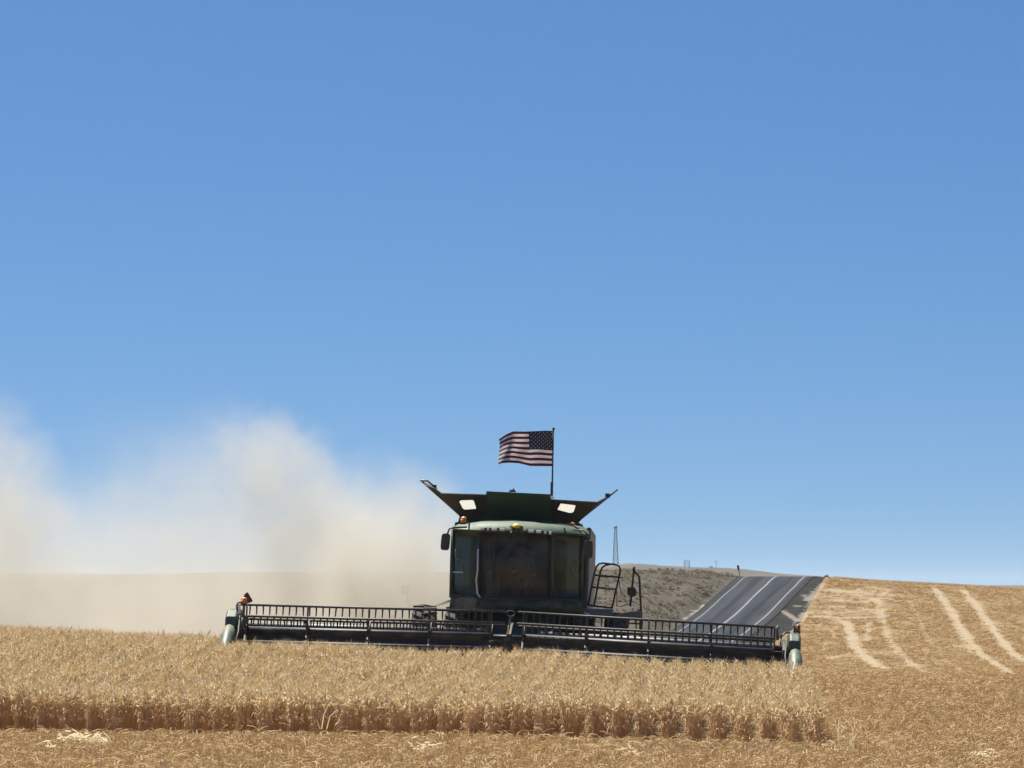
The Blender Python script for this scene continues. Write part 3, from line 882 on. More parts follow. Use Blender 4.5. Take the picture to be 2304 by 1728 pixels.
# --- cab
DC = 100.4
def surf(tl, tr, br, bl, dl, dr, bulge, n=10, m=6):
    rows = []
    for j in range(m + 1):
        v = j / m; row = []
        for i in range(n + 1):
            u = i / n
            a = (Vector(tl) * (1 - u) + Vector(tr) * u) * (1 - v) + (Vector(bl) * (1 - u) + Vector(br) * u) * v
            dd = dl * (1 - u) + dr * u - bulge * math.sin(math.pi * u) * (0.7 + 0.3 * math.sin(math.pi * v))
            row.append(P(a.x, a.y, dd))
        rows.append(row)
    return MB().grid(rows)
part(surf((1080, 1194), (1240, 1201), (1237, 1346), (1079, 1340), DC, DC, .16), 'windshield', 'glass', smooth=True, thick=.008)
part(surf((1021, 1192), (1078, 1194), (1077, 1340), (1018, 1336), DC + .55, DC + .03, .05), 'side_window', 'corner_glass', smooth=True, thick=.008)
part(surf((1242, 1201), (1309, 1204), (1306, 1350), (1239, 1346), DC + .03, DC + .55, .05), 'side_window', 'corner_glass', smooth=True, thick=.008)
# pillars
def pillar(pts, r, mat, name='cab_pillar'):
    mb = MB(); mb.tube([P(*p) for p in pts], r, 8); return part(mb, name, mat, smooth=True)
pillar([(1079, 1193, DC - .02), (1078, 1265, DC - .03), (1076.5, 1342, DC - .02)], .030, 'black')
pillar([(1241, 1200, DC - .02), (1240, 1270, DC - .03), (1238, 1348, DC - .02)], .030, 'black')
pillar([(1019.5, 1192, DC + .56), (1017, 1265, DC + .56), (1015, 1345, DC + .56)], .045, 'green_dark')
pillar([(1311, 1204, DC + .56), (1309, 1270, DC + .56), (1307, 1352, DC + .56)], .045, 'green_dark')
pillar([(1075.5, 1235, DC - .09), (1074.5, 1285, DC - .10), (1071.5, 1304, DC - .09), (1074, 1335, DC - .08), (1082, 1346, DC - .10)], .017, 'white', 'rail_and_glint')  # white tube stands in for a sun glint on the pillar trim
pillar([(1025.5, 1235, DC + .40), (1024.5, 1252, DC + .40), (1027, 1257, DC + .40), (1042, 1260, DC + .30), (1043, 1290, DC + .30)], .014, 'grey', 'rail_and_glint')
pillar([(1020, 1287, DC + .40), (1043, 1288, DC + .25)], .013, 'white', 'rail_and_glint')  # rail coloured white to paint in its bright reflection
pillar([(1303, 1265, DC + .42), (1293, 1264, DC + .38), (1288, 1269, DC + .35), (1287, 1288, DC + .35), (1290, 1293, DC + .36), (1303, 1294, DC + .42)], .014, 'grey', 'rail_and_glint')
# door frames behind the corner glass and the dark interior
mb = MB()
for px0, px1 in ((1030, 1062), (1252, 1298)):
    mb.slab([P(px0, 1205, DC + 1.3), P(px1, 1207, DC + 1.2), P(px1, 1345, DC + 1.2), P(px0, 1342, DC + 1.3)], (0, .05, 0))
part(mb, 'door_panel', 'green', bevel=.02)
cl, cr = P(1019, 1300, 101.5), P(1308, 1300, 101.5)
cz0, cz1 = P(1160, 1344, 101).z, P(1160, 1188, 101).z
mb = MB(); mb.box(((cl.x + cr.x) / 2, 4.0, (cz0 + cz1) / 2), (cr.x - cl.x - .05, .08, cz1 - cz0)); part(mb, 'cab_rear_wall', 'black')
mb = MB(); mb.box(((cl.x + cr.x) / 2, 3.3, cz0 - .03), (cr.x - cl.x - .05, 1.5, .08)); part(mb, 'cab_floor', 'black')
for px, dd in ((1288, 101.3),):
    mb = MB(); mb.slab([P(1270, 1209, 101.1), P(1287, 1210, 101.1), P(1286, 1234, 101.1), P(1269, 1233, 101.1)], (0, .1, 0)); part(mb, 'display_screen', 'black', bevel=.01)
# apron below the glass
part(surf((1016, 1337), (1310, 1351), (1314, 1380), (1010, 1372), DC + .30, DC + .30, .36, 14, 4), 'front_apron', 'green_dark', smooth=True, thick=.03)
mb = MB(); mb.slab([P(1014, 1344, DC + .28), P(1076, 1345, DC + .0), P(1070, 1372, DC + .02), P(1011, 1370, DC + .3)], (0, .05, 0)); part(mb, 'step_panel', 'step', bevel=.01)
mb = MB(); mb.tube([P(1081, 1345, DC - .2), P(1160, 1347, DC - .32), P(1236, 1350, DC - .2)], .022, 8); part(mb, 'wiper_rail', 'black', smooth=True)
mb = MB(); mb.tube([P(1157, 1202, DC - .17), P(1141, 1226, DC - .18), P(1118, 1252, DC - .17)], .009, 6); mb.box(P(1110, 1270, DC - .16), (.03, .03, .7)); part(mb, 'wiper', 'black')

# roof with sloping visor
xs = np.linspace(0, 1, 25)
rows = []
for u in xs:
    px = 1018 + u * (1325 - 1018)
    yb = np.interp(px, [1018, 1080, 1160, 1240, 1325], [1193, 1197, 1198, 1203, 1206])      # lower lip
    yt = np.interp(px, [1018, 1030, 1060, 1085, 1160, 1240, 1290, 1312, 1325], [1186, 1179, 1176, 1172, 1171, 1176, 1181, 1185, 1195])
    set_ = 0.42 * (2 * abs(u - .5)) ** 2.4
    prof = [P(px, yb, DC + .5 + set_ * .3), P(px, yb, DC - .20 + set_), P(px, yb - 4, DC - .26 + set_), P(px, (yb * .7 + yt * .3), DC - .24 + set_),
            P(px, yt + 4, DC - .06 + set_ * .9), P(px, yt + 1, DC + .3 + set_ * .5), P(px, yt, DC + .9), P(px, yt, DC + 1.7), P(px, yb, DC + 1.75)]
    rows.append(prof)
mb = MB(); mb.loft([r_ for r_ in rows]); roof = part(mb, 'cab_roof', 'green', smooth=True)
m_ = roof.modifiers.new('es', 'EDGE_SPLIT'); m_.split_angle = R(38)
# lamp strips under the visor
for pts in ([(1083, 1187), (1136, 1187), (1140, 1196), (1083, 1197)], [(1185, 1190), (1243, 1196), (1243, 1204), (1185, 1200)]):
    mb = MB(); mb.slab([P(x, y, DC - .30) for x, y in pts], (0, .06, 0)); part(mb, 'lamp_strip', 'black', roof, bevel=.01)
for x, y, w, h in ((1087, 1190.5, 4.5, 5), (1098, 1191, 5, 5.5), (1112, 1191, 13, 6), (1130, 1191.5, 13, 6), (1195, 1195, 14, 6), (1212, 1196.5, 12, 6), (1227, 1198.5, 5, 6), (1238, 1199.5, 6, 7)):
    c = P(x, y, DC - .31); mb = MB(); mb.box(c, (w / 105.6, .04, h / 105.6)); part(mb, 'work_light', 'lamp', roof, bevel=.018)
# receiver dome in the middle of the visor
c = P(1162, 1186, DC - .18)
mb = MB(); mb.tube([c + Vector((0, 0, -.10)), c + Vector((0, 0, -.02))], [.10, .085], 12); rb = part(mb, 'receiver_base', 'green_dark', smooth=True)
mb = MB(); mb.dome(c + Vector((0, 0, -.02)), .105, 16, 6, .95); part(mb, 'receiver_dome', 'yellow', rb, smooth=True)
mb = MB(); mb.add([P(1143, 1185, DC - .10), P(1153, 1183, DC - .24), P(1153, 1198, DC - .30), P(1149, 1199, DC - .28)], [(0, 1, 2, 3)]); mb.add([P(1171, 1183, DC - .24), P(1181, 1187, DC - .10), P(1176, 1200, DC - .28), P(1171, 1199, DC - .30)], [(0, 1, 2, 3)])
part(mb, 'visor_fin', 'green', rb, thick=.02)
amber_lamp(1043, 1176, DC + .45, .065, .15, 'beacon'); amber_lamp(1287, 1189, DC + .45, .065, .15, 'beacon')
# antenna bracket on roof edge
mb = MB(); mb.tube([P(1055, 1193, DC - .1), P(1056, 1172, DC - .1)], .02, 6); part(mb, 'roof_bracket', 'black')
mb = MB(); mb.tube([P(1271, 1204, DC - .1), P(1270, 1188, DC - .05)], .02, 6); part(mb, 'roof_bracket', 'black')
# mirrors
def mirror(px, py, w, h, arm, lean):
    c = P(px, py, DC - .35); mb = MB()
    pts = []
    for k in range(20):
        a = 2 * math.pi * k / 20
        cc = math.copysign(abs(math.cos(a)) ** .45, math.cos(a)) * w / 2; ss = math.copysign(abs(math.sin(a)) ** .45, math.sin(a)) * h / 2
        pts.append(c + Vector((cc + ss * lean, 0, ss)))
    mb.slab(pts, (0, .09, 0)); o = part(mb, 'mirror', 'black', bevel=.015)
    mb = MB(); mb.slab([c + (p - c) * .88 + Vector((0, .092, 0)) for p in pts], (0, .006, 0)); part(mb, 'mirror_glass', 'lamp', o)
    mb = MB(); mb.tube([P(*a) for a in arm], .020, 8); part(mb, 'mirror_arm', 'black', o, smooth=True)
mirror(1002, 1219, .19, .36, [(1050, 1186, DC - .05), (1020, 1187, DC - .3), (1011, 1190, DC - .34), (1006, 1203, DC - .33)], .05)
mirror(1324, 1236, .18, .38, [(1290, 1192, DC - .05), (1314, 1194, DC - .3), (1322, 1203, DC - .34), (1323, 1218, DC - .33)], -.02)

# cab interior: seat, wheel, console
sx = P(1172, 1300, 101.2)
zs = P(1172, 1322, 101.2).z
mb = MB(); mb.box((sx.x, 3.15, zs), (.55, .5, .14)); mb.box((sx.x, 3.15, zs - .25), (.35, .35, .4)); seat = part(mb, 'seat', 'cloth_dark', bevel=.04)
mb = MB(); mb.box((sx.x, 3.45, zs + .42), (.52, .14, .75), Matrix.Rotation(R(8), 3, 'X')); part(mb, 'backrest', 'cloth_dark', seat, bevel=.05)
mb = MB(); ctr = Vector((sx.x - .03, 2.72, zs + .26)); wr = Matrix.Rotation(R(55), 3, 'X')
mb.tube([ctr + wr @ Vector((.2 * math.cos(k * .3142), .2 * math.sin(k * .3142), 0)) for k in range(21)], .016, 6)
mb.tube([ctr, Vector((sx.x - .03, 2.5, zs - .45))], [.03, .06], 8)
for a in (0, 2.1, 4.2): mb.tube([ctr, ctr + wr @ Vector((.2 * math.cos(a), .2 * math.sin(a), 0))], .012, 6)
part(mb, 'steering_wheel', 'black', smooth=True)
mb = MB(); mb.box((sx.x - .58, 3.0, zs + .08), (.24, .5, .5)); part(mb, 'console', 'pale', bevel=.03)
mb = MB(); mb.slab([P(1096, 1215, 101), P(1104, 1214, 101), P(1097, 1300, 101), P(1090, 1302, 101)], (0, .05, 0)); part(mb, 'inner_post', 'black')

# --- grain tank
def tank_panel(pts, thick, name, mat):
    mb = MB(); mb.slab([P(*p) for p in pts], thick); return part(mb, name, mat, bevel=.008)
DB, DT = 102.1, 101.35      # foot and top of the front panel: the top leans out over the cab
WIN = [[(1033, 1128), (1036, 1125), (1063, 1124), (1066, 1126), (1071, 1141), (1071, 1145), (1046, 1147), (1041, 1144)],
       [(1261, 1132), (1294, 1136), (1295, 1138), (1291, 1151), (1287, 1154), (1280, 1154), (1254, 1147), (1254, 1145)]]
def on_front(px, py, lift=.0):
    foot, top_ = 1163 + (px - 1036) * .049, 1110 + (px - 991) * .0563
    return P(px, py, DB + (DT - DB) * (py - foot) / (top_ - foot) - lift)
bm = bmesh.new(); es = []
for loop in [[(1036, 1163), (1301, 1176), (1346, 1130), (1242, 1124), (1094, 1113), (991, 1110)]] + WIN:
    vs = [bm.verts.new(on_front(*p)) for p in loop]
    es += [bm.edges.new((vs[i], vs[(i + 1) % len(vs)])) for i in range(len(vs))]
bmesh.ops.triangle_fill(bm, use_beauty=True, use_dissolve=False, edges=es)
me = bpy.data.meshes.new('tank_front_panel'); bm.to_mesh(me); bm.free(); me.materials.append(M['tank_dark'])
mb = MB(); mb.slab([P(1034, 1162, DB + .03), P(1303, 1176, DB + .03), P(1316, 1215, DB + .03), P(1022, 1205, DB + .03)], (0, 2.9, 0)); part(mb, 'tank_base', 'black')
fp = bpy.data.objects.new('tank_front_panel', me); col.objects.link(fp); fp.parent = combine
md = fp.modifiers.new('solid', 'SOLIDIFY'); md.thickness = .02; md.offset = 0
mb = MB(); mb.slab([on_front(1092, 1166, .07), on_front(1241, 1173, .07), on_front(1239, 1112, .07), on_front(1094, 1105, .07)], (0, .03, -.01)); part(mb, 'tank_centre_panel', 'tank_green', bevel=.008)
for pts in WIN:
    n_ = len(pts); cx_, cy_ = sum(p[0] for p in pts) / n_, sum(p[1] for p in pts) / n_
    mb = MB(); mb.add([on_front(cx_ + (x - cx_) * 1.05, cy_ + (y - cy_) * 1.05, .016) for x, y in pts], [tuple(range(n_))]); w = part(mb, 'tank_window', 'tank_window')
    inner = [on_front(x, y, .024) for x, y in pts]; outer = [on_front(cx_ + (x - cx_) * 1.12, cy_ + (y - cy_) * 1.16, .024) for x, y in pts]
    mb = MB(); mb.add(inner + outer, [(i, (i + 1) % n_, n_ + (i + 1) % n_, n_ + i) for i in range(n_)]); part(mb, 'window_seal', 'black_rubber', w, thick=.012)
# side flaps flare outwards on both sides
tank_panel([(1036, 1163, DB), (945, 1082, DT + .6), (945, 1082, DT + 3.6), (1036, 1163, DB + 2.9)], (.02, 0, .03), 'tank_side_flap', 'black')
tank_panel([(1301, 1175, DB), (1391, 1103, DT + .6), (1391, 1103, DT + 3.6), (1301, 1175, DB + 2.9)], (-.02, 0, .03), 'tank_side_flap', 'black')
# rubber corner gussets between front panel and flaps
tank_panel([(1036, 1163, DB), (991, 1110, DT), (975, 1098, DT + .1), (958, 1092, DT + .35), (945, 1082, DT + .6)], (.015, .02, .02), 'corner_gusset', 'black_rubber')
tank_panel([(1301, 1175, DB), (1346, 1130, DT), (1362, 1122, DT + .15), (1391, 1103, DT + .6)], (-.015, .02, .02), 'corner_gusset', 'black_rubber')
tank_panel([(1036, 1163, DB + 2.9), (1301, 1176, DB + 2.9), (1346, 1132, DT + 4.2), (991, 1118, DT + 4.2)], (0, .03, 0), 'tank_rear_panel', 'black')
mb = MB(); mb.tube([P(946, 1081, DT + .5), P(962, 1082, DT + .55), P(975, 1093, DT + .55), P(982, 1100, DT + .5)], .022, 6); part(mb, 'flap_handle', 'grey', smooth=True)
mb = MB(); mb.box(P(977, 1096, DT + .3), (.10, .08, .10)); part(mb, 'flap_hinge', 'black')
mb = MB(); mb.box(P(1367, 1115, DT + .3), (.10, .08, .09)); part(mb, 'flap_hinge', 'black')
mb = MB(); mb.tube([P(1153, 1107, DT + .4), P(1153, 1102, DT + .4), P(1153, 1097, DT + .4)], [.09, .05, .02], 8); part(mb, 'fill_auger_cap', 'black', smooth=True)
mb = MB(); mb.box(P(1242, 1119, DT - .02), (.08, .08, .05)); part(mb, 'flag_bracket', 'white', bevel=.01)

# --- platform, railings and ladder
mb = MB(); mb.slab([P(1306, 1369, 101), P(1378, 1371, 101), P(1378, 1386, 101), P(1306, 1385, 101)], (0, 1.4, 0)); pf = part(mb, 'platform', 'grey', bevel=.01)
mb = MB(); mb.slab([P(1380, 1382, 101.2), P(1442, 1374, 101.2), P(1443, 1392, 101.2), P(1380, 1390, 101.2)], (0, .7, 0)); part(mb, 'swing_step', 'grey', bevel=.01)
def rail(paths, r=.022, name='railing', mat='black'):
    mb = MB()
    for p in paths: mb.tube([P(*q) for q in p], r, 8)
    return part(mb, name, mat, smooth=True)
def seq(pts, d): return [(x, y, d) for x, y in pts]
rail([seq([(1323.5, 1362), (1331, 1320), (1338, 1288), (1342, 1275), (1348, 1268.5), (1356, 1267), (1385, 1270.5), (1393, 1274), (1396, 1282), (1394, 1294), (1385, 1332), (1377, 1369)], 101.2),
      seq([(1336.5, 1363), (1345, 1318), (1351, 1286), (1355, 1277), (1362, 1272), (1372, 1270)], 101.9),
      seq([(1336, 1294), (1392, 1298.5)], 101.2), seq([(1332, 1321), (1385, 1326)], 101.2), seq([(1323, 1361.5), (1377, 1368)], 101.2)], .021)
rail([seq([(1418, 1365), (1421, 1335), (1425, 1295), (1427, 1280)], 101.4), seq([(1426, 1285), (1433, 1291), (1438.5, 1298), (1440.5, 1340), (1443.5, 1394)], 101.4)], .023)
mb = MB(); mb.dome(P(1427, 1278, 101.4), .028, 10, 6, 1, True); part(mb, 'railing_knob', 'black')
mb = MB(); c = P(1422, 1333, 101.3); mb.tube([c, c + Vector((0, .07, 0))], .10, 18); mb.box(c + Vector((-.02, .03, .03)), (.16, .05, .16)); part(mb, 'side_lamp', 'black', bevel=.008)
rail([seq([(1393, 1304), (1394, 1318), (1397, 1330), (1399, 1337)], 101.6), seq([(1388, 1330), (1388, 1365), (1400, 1364), (1416, 1359)], 101.6)], .010, 'safety_chain', 'grey')
mb = MB(); mb.dome(P(1424.5, 1371, 101.0), .035, 10, 6, 1, True); part(mb, 'glint_bead', 'lamp')  # pale bead added in place of a bright glint, not a lamp
mb = MB()
for k in range(5):
    yy = 1400 + k * 24
    mb.slab([P(1384, yy, 101.4), P(1440, yy + 2, 101.4), P(1440, yy + 5, 101.4), P(1384, yy + 3, 101.4)], (0, .2, 0))
for x in (1383, 1441): mb.tube([P(x, 1388, 101.45), P(x, 1500, 101.45)], .03, 6)
part(mb, 'ladder', 'black')
rail([seq([(1313, 1379), (1322, 1382), (1332, 1390)], 100.9)], .03, 'step_edge', 'white')

# ------------------------------------------------------------------ driver
def person():
    root = empty('person', ROT @ Vector((sx.x, 3.1, zs)) + base)
    root.rotation_euler = combine.rotation_euler
    tag(root, 'person in a grey shirt and cap at the steering wheel in the cab', 'person')
    J = dict(pelvis=(0, .12, .14), belly=(0, .13, .32), chest=(0, .12, .52), neck=(0, .08, .66), head0=(0, .05, .74), head1=(0, .04, .90),
             sl=(-.20, .10, .57), el=(-.27, -.06, .33), hl=(-.13, -.31, .34), sr=(.20, .10, .57), er=(.29, .02, .31), hr=(.30, -.24, .27),
             kl=(-.13, -.32, .17), al=(-.13, -.38, -.26), tl=(-.13, -.55, -.30), kr=(.13, -.32, .17), ar=(.13, -.38, -.26), tr=(.13, -.55, -.30), hipl=(-.1, .1, .13), hipr=(.1, .1, .13))
    rad = dict(pelvis=.15, belly=.14, chest=.155, neck=.06, head0=.085, head1=.085, sl=.075, el=.05, hl=.032, sr=.075, er=.05, hr=.032, kl=.07, al=.045, tl=.04, kr=.07, ar=.045, tr=.04, hipl=.1, hipr=.1)
    E = [('pelvis', 'belly'), ('belly', 'chest'), ('chest', 'neck'), ('neck', 'head0'), ('head0', 'head1'), ('chest', 'sl'), ('sl', 'el'), ('el', 'hl'), ('chest', 'sr'), ('sr', 'er'), ('er', 'hr'),
         ('pelvis', 'hipl'), ('hipl', 'kl'), ('kl', 'al'), ('al', 'tl'), ('pelvis', 'hipr'), ('hipr', 'kr'), ('kr', 'ar'), ('ar', 'tr')]
    verts = [J[k] for k in J]; idx = {k: i for i, k in enumerate(J)}; radii = [rad[k] for k in J]; edges = [(idx[a], idx[b_]) for a, b_ in E]
    # five fingers on each hand, curled on wheel and lever
    for h, sgn in (('hl', -1), ('hr', 1)):
        hv = Vector(J[h]); palm = hv + Vector((0, -.05, -.01)); pi = len(verts); verts.append(tuple(palm)); radii.append(.034); edges.append((idx[h], pi))
        for k in range(5):
            if k == 4: q = [Vector((-sgn * .04, -.02, .015)), Vector((-sgn * .05, -.045, .0))]
            else: q = [Vector(((k - 1.5) * .02, -.055 - .006 * (1.5 - abs(k - 1.5)), .012)), Vector(((k - 1.5) * .02, -.075, -.02))]
            prev = pi
            for v in q:
                verts.append(tuple(palm + v)); radii.append(.009); edges.append((prev, len(verts) - 1)); prev = len(verts) - 1
    me = bpy.data.meshes.new('body'); me.from_pydata(verts, edges, [])
    o = bpy.data.objects.new('body', me); col.objects.link(o); o.parent = root
    sk = o.modifiers.new('skin', 'SKIN'); sk.use_smooth_shade = True
    ss = o.modifiers.new('sub', 'SUBSURF'); ss.levels = 1; ss.render_levels = 2
    for i, sv in enumerate(me.skin_vertices[0].data):
        sv.radius = (radii[i], radii[i]); sv.use_root = (i == 0)
    m, t, b = nt('clothes_and_skin')
    c = coord(t); sp = N(t, 'ShaderNodeSeparateXYZ'); t.links.new(c, sp.inputs[0])
    skin_f = math_(t, 'MAXIMUM', ramp(t, sp.outputs[2], .655, .66, False), math_(t, 'MULTIPLY', ramp(t, sp.outputs[1], -.16, -.17, False), ramp(t, sp.outputs[2], .24, .245, False)))
    cc = mixc(t, ramp(t, sp.outputs[2], .22, .23, False), (0.03, 0.035, 0.06), (0.12, 0.12, 0.125))
    t.links.new(mixc(t, skin_f, cc, (0.42, 0.25, 0.17)), b.inputs['Base Color']); b.inputs['Roughness'].default_value = .8
    me.materials.append(m)
    mb = MB(); mb.dome((0, .045, .865), .105, 16, 6, .95); mb.slab([(-.08, -.04, .875), (.08, -.04, .875), (.055, -.15, .868), (-.055, -.15, .868)], (0, 0, .012))
    mb.build('cap', M['cap'], root, smooth=True)
    mb = MB()
    mb.tube([(0, -.035, .82), (0, -.062, .785), (0, -.04, .775)], [.010, .016, .012], 6)
    for s in (-1, 1): mb.dome((s * .09, .05, .80), .028, 8, 4, 1.3, True)
    mb.build('nose_and_ears', M['skin'], root, smooth=True)
    mb = MB()
    for s in (-1, 1): mb.dome((s * .032, -.035, .815), .012, 8, 4, 1, True)
    mb.box((0, -.043, .748), (.045, .012, .008))
    mb.build('eyes_and_mouth', M['cloth_dark'], root)
person()

# ------------------------------------------------------------------ flag
def build_flag():
    DF = 101.45
    pb = world_at(1242, 1119, DF)
    root = empty('flag', pb)
    tag(root, 'red and white striped flag with starry blue corner flying above the grain tank', 'flag')
    def F(px, py, d): return world_at(px, py, d) - pb
    mb = MB(); mb.tube([F(1242.2, 1116, DF), F(1242.8, 1083, DF), F(1243.4, 1050, DF), F(1245.3, 966, DF)], [.022, .020, .017, .015], 8); mb.build('pole', M['black'], root, smooth=True)
    mb = MB(); mb.tube([F(1241.2, 1118, DF), F(1241.8, 1086, DF), F(1242.6, 1082, DF)], [.030, .030, .018], 8); mb.build('pole_sleeve', M['black'], root, smooth=True)
    mb = MB(); mb.dome(F(1245.4, 965, DF), .032, 10, 6, 1.2, True); mb.build('finial', M['black'], root, smooth=True)
    def S(u, v, dd=0.0):
        # u from hoist to fly, v from top to bottom
        px = 1244.8 - 122 * u + 1.5 * math.sin(v * 5) * u
        yt = np.interp(u, [0, .15, .5, .74, .86, 1.0], [969.5, 969, 971, 970.5, 977, 988]); yb = np.interp(u, [0, .42, .50, .62, .8, .93, 1.0], [1049, 1048.5, 1046, 1042.5, 1041, 1042, 1045])
        py = yt + (yb - yt) * v + 1.2 * math.sin(u * 11 + v * 2.0) * math.sin(math.pi * v)
        d = DF + .02 + .075 * math.sin(u * 8.5 + v * 2.6) * min(1, u * 3) + .03 * math.sin(u * 17 - v * 5) * u + (max(0, u - .74) * (1 - v) * 1.0) + dd
        return F(px, py, d)
    NU, NV = 60, 39
    me_v = [S(i / NU, j / NV) for j in range(NV + 1) for i in range(NU + 1)]
    f, mi = [], []
    for j in range(NV):
        for i in range(NU):
            a = j * (NU + 1) + i; f.append((a, a + 1, a + NU + 2, a + NU + 1))
            st = j // 3
            mi.append(2 if (st < 7 and i < NU * .44) else (1 if st % 2 == 0 else 0))
    me = bpy.data.meshes.new('flag_cloth'); me.from_pydata([tuple(p) for p in me_v], [], f)
    for k in ('flag_white', 'flag_red', 'flag_blue'): me.materials.append(M[k])
    me.polygons.foreach_set('material_index', mi); me.polygons.foreach_set('use_smooth', [True] * len(f))
    o = bpy.data.objects.new('flag_cloth', me); col.objects.link(o); o.parent = root
    mb = MB()
    for r_ in range(9):
        for c_ in range(6 if r_ % 2 == 0 else 5):
            uc = .44 * (c_ * 2 + (1 if r_ % 2 == 0 else 2)) / 12; vc = (r_ + 1) / 10 * 7 / 13
            for dd in (-.006, .006):
                pts = []
                for k in range(10):
                    a = math.pi / 2 + k * math.pi / 5; q = .017 if k % 2 == 0 else .008
                    pts.append(S(uc + math.cos(a) * q, vc - math.sin(a) * q * 1.55, dd))
                mb.add(pts + [S(uc, vc, dd)], [(k, (k + 1) % 10, 10) for k in range(10)])
    mb.build('star_field', M['flag_white'], o)
build_flag()

# ------------------------------------------------------------------ far things on the ridge
M['far_steel'] = plain('galvanised_steel', (0.16, 0.17, 0.18), 0.6, 0.3)
M['far_dark'] = plain('weathered_wood', (0.06, 0.055, 0.05), 0.9)
def lattice(name, px, ybase, ytop, d, w0, w1, label, cat, head=True, r=.07, group=None):
    x = (px - CX) / FPX * d
    z0 = tz(x, d) - .5; top_ = world_at(px, ytop, d).z
    o = empty(name, (x, d, z0)); H = top_ - z0
    tag(o, label, cat, group)
    n = max(4, int(H / 1.6)); mb = MB(); br = MB()
    cor = [(-1, -1), (1, -1), (1, 1), (-1, 1)]
    def pt(k, c): w = w0 + (w1 - w0) * k / n; return Vector((c[0] * w / 2, c[1] * w / 2, H * k / n))
    for c in cor: mb.tube([pt(0, c), pt(n, c)], r, 5)
    mb.build('leg', M['far_steel'], o)
    for k in range(n):
        for i in range(4):
            a, b_ = cor[i], cor[(i + 1) % 4]
            br.tube([pt(k, a), pt(k + 1, b_)], r * .6, 4); br.tube([pt(k, b_), pt(k + 1, a)], r * .6, 4); br.tube([pt(k + 1, a), pt(k + 1, b_)], r * .6, 4)
    br.build('brace', M['far_steel'], o)
    if head:
        mb = MB(); mb.tube([(0, 0, H - .1), (0, 0, H + .2), (0, 0, H + .9), (0, 0, H + 1.3)], [.35, .75, .75, .3], 12); mb.build('antenna_drum', M['far_steel'], o)
    return o
lattice('radio_tower', 1385, 1270, 1189, 2000, 2.4, .8, 'tall thin lattice tower on the far ridge above the ladder rail', 'tower', True, .15)
lattice('power_pylon', 1545, 1277, 1260, 1950, 2.3, 2.0, 'small faint lattice pylon on the far ridge left of the road', 'pylon', False, .08)
def post(name, px, ytop, d, r, lean, label, cat, arm=0, mat='far_dark', z_under=.5):
    x = (px - CX) / FPX * d; z0 = tz(x, d) - z_under; H = world_at(px, ytop, d).z - z0
    o = empty(name, (x, d, z0)); tag(o, label, cat)
    mb = MB(); mb.tube([(0, 0, 0), (lean * H, 0, H)], [r, r * .8], 8); mb.build('shaft', M[mat], o)
    if arm:
        mb = MB(); mb.box((lean * H * .93, 0, H * .93), (arm, .1, .1)); mb.build('cross_arm', M[mat], o)
    return o
post('utility_pole', 1611, 1262, 1950, .12, 0, 'thin utility pole on the far ridge right of the pylon', 'pole', 1.4)
# leaning sign post beside the crest of the road
px, d = 1665, 583.0
x = (px - CX) / FPX * d; z0 = tz(x, d) - .1
o = empty('sign_post', (x, d, z0)); tag(o, 'small leaning sign post on the bank beside the crest of the road', 'sign')
Hs = world_at(1661, 1272, d).z - z0
mb = MB(); mb.tube([(0, 0, 0), (-.25, 0, Hs * .85)], .045, 6); mb.build('shaft', M['far_dark'], o)
mb = MB(); mb.slab([(-.42, 0, Hs), (-.12, 0, Hs), (-.08, 0, Hs * .6), (-.32, 0, Hs * .6)], (0, .03, 0)); mb.build('sign_plate', M['far_dark'], o)
# dark bush on the far ridge and marker by the field corner
def bush(name, px, d, w, h, label):
    x = (px - CX) / FPX * d; o = empty(name, (x, d, tz(x, d) - .1)); tag(o, label, 'bush')
    mb = MB(); rr = random.Random(int(px))
    for k in range(160):
        a = rr.uniform(0, 6.28); q = math.sqrt(rr.random()); z = h * rr.random() * (1 - q * .8)
        c = Vector((math.cos(a) * q * w / 2, math.sin(a) * q * w / 2, z)); s = Vector((rr.gauss(0, 1), rr.gauss(0, 1), rr.gauss(0, 1))).normalized() * h * .22; t_ = Vector((rr.gauss(0, 1), rr.gauss(0, 1), rr.gauss(0, 1))).normalized() * h * .22
        mb.add([c - s, c + t_, c + s, c - t_], [(0, 1, 2, 3)])
    mb.build('foliage', M['brush'], o)
    mb = MB(); mb.tube([(0, 0, 0), (0, 0, h * .6)], [h * .06, h * .03], 6); mb.build('stem', M['far_dark'], o)
bush('ridge_bush', 1600, 1960, 2.6, 1.2, 'low dark bush on the far ridge between pylon and road')
bush('field_bush', 1859, 586, .7, .5, 'tiny dark bush at the top corner of the stubble hill beside the ditch')

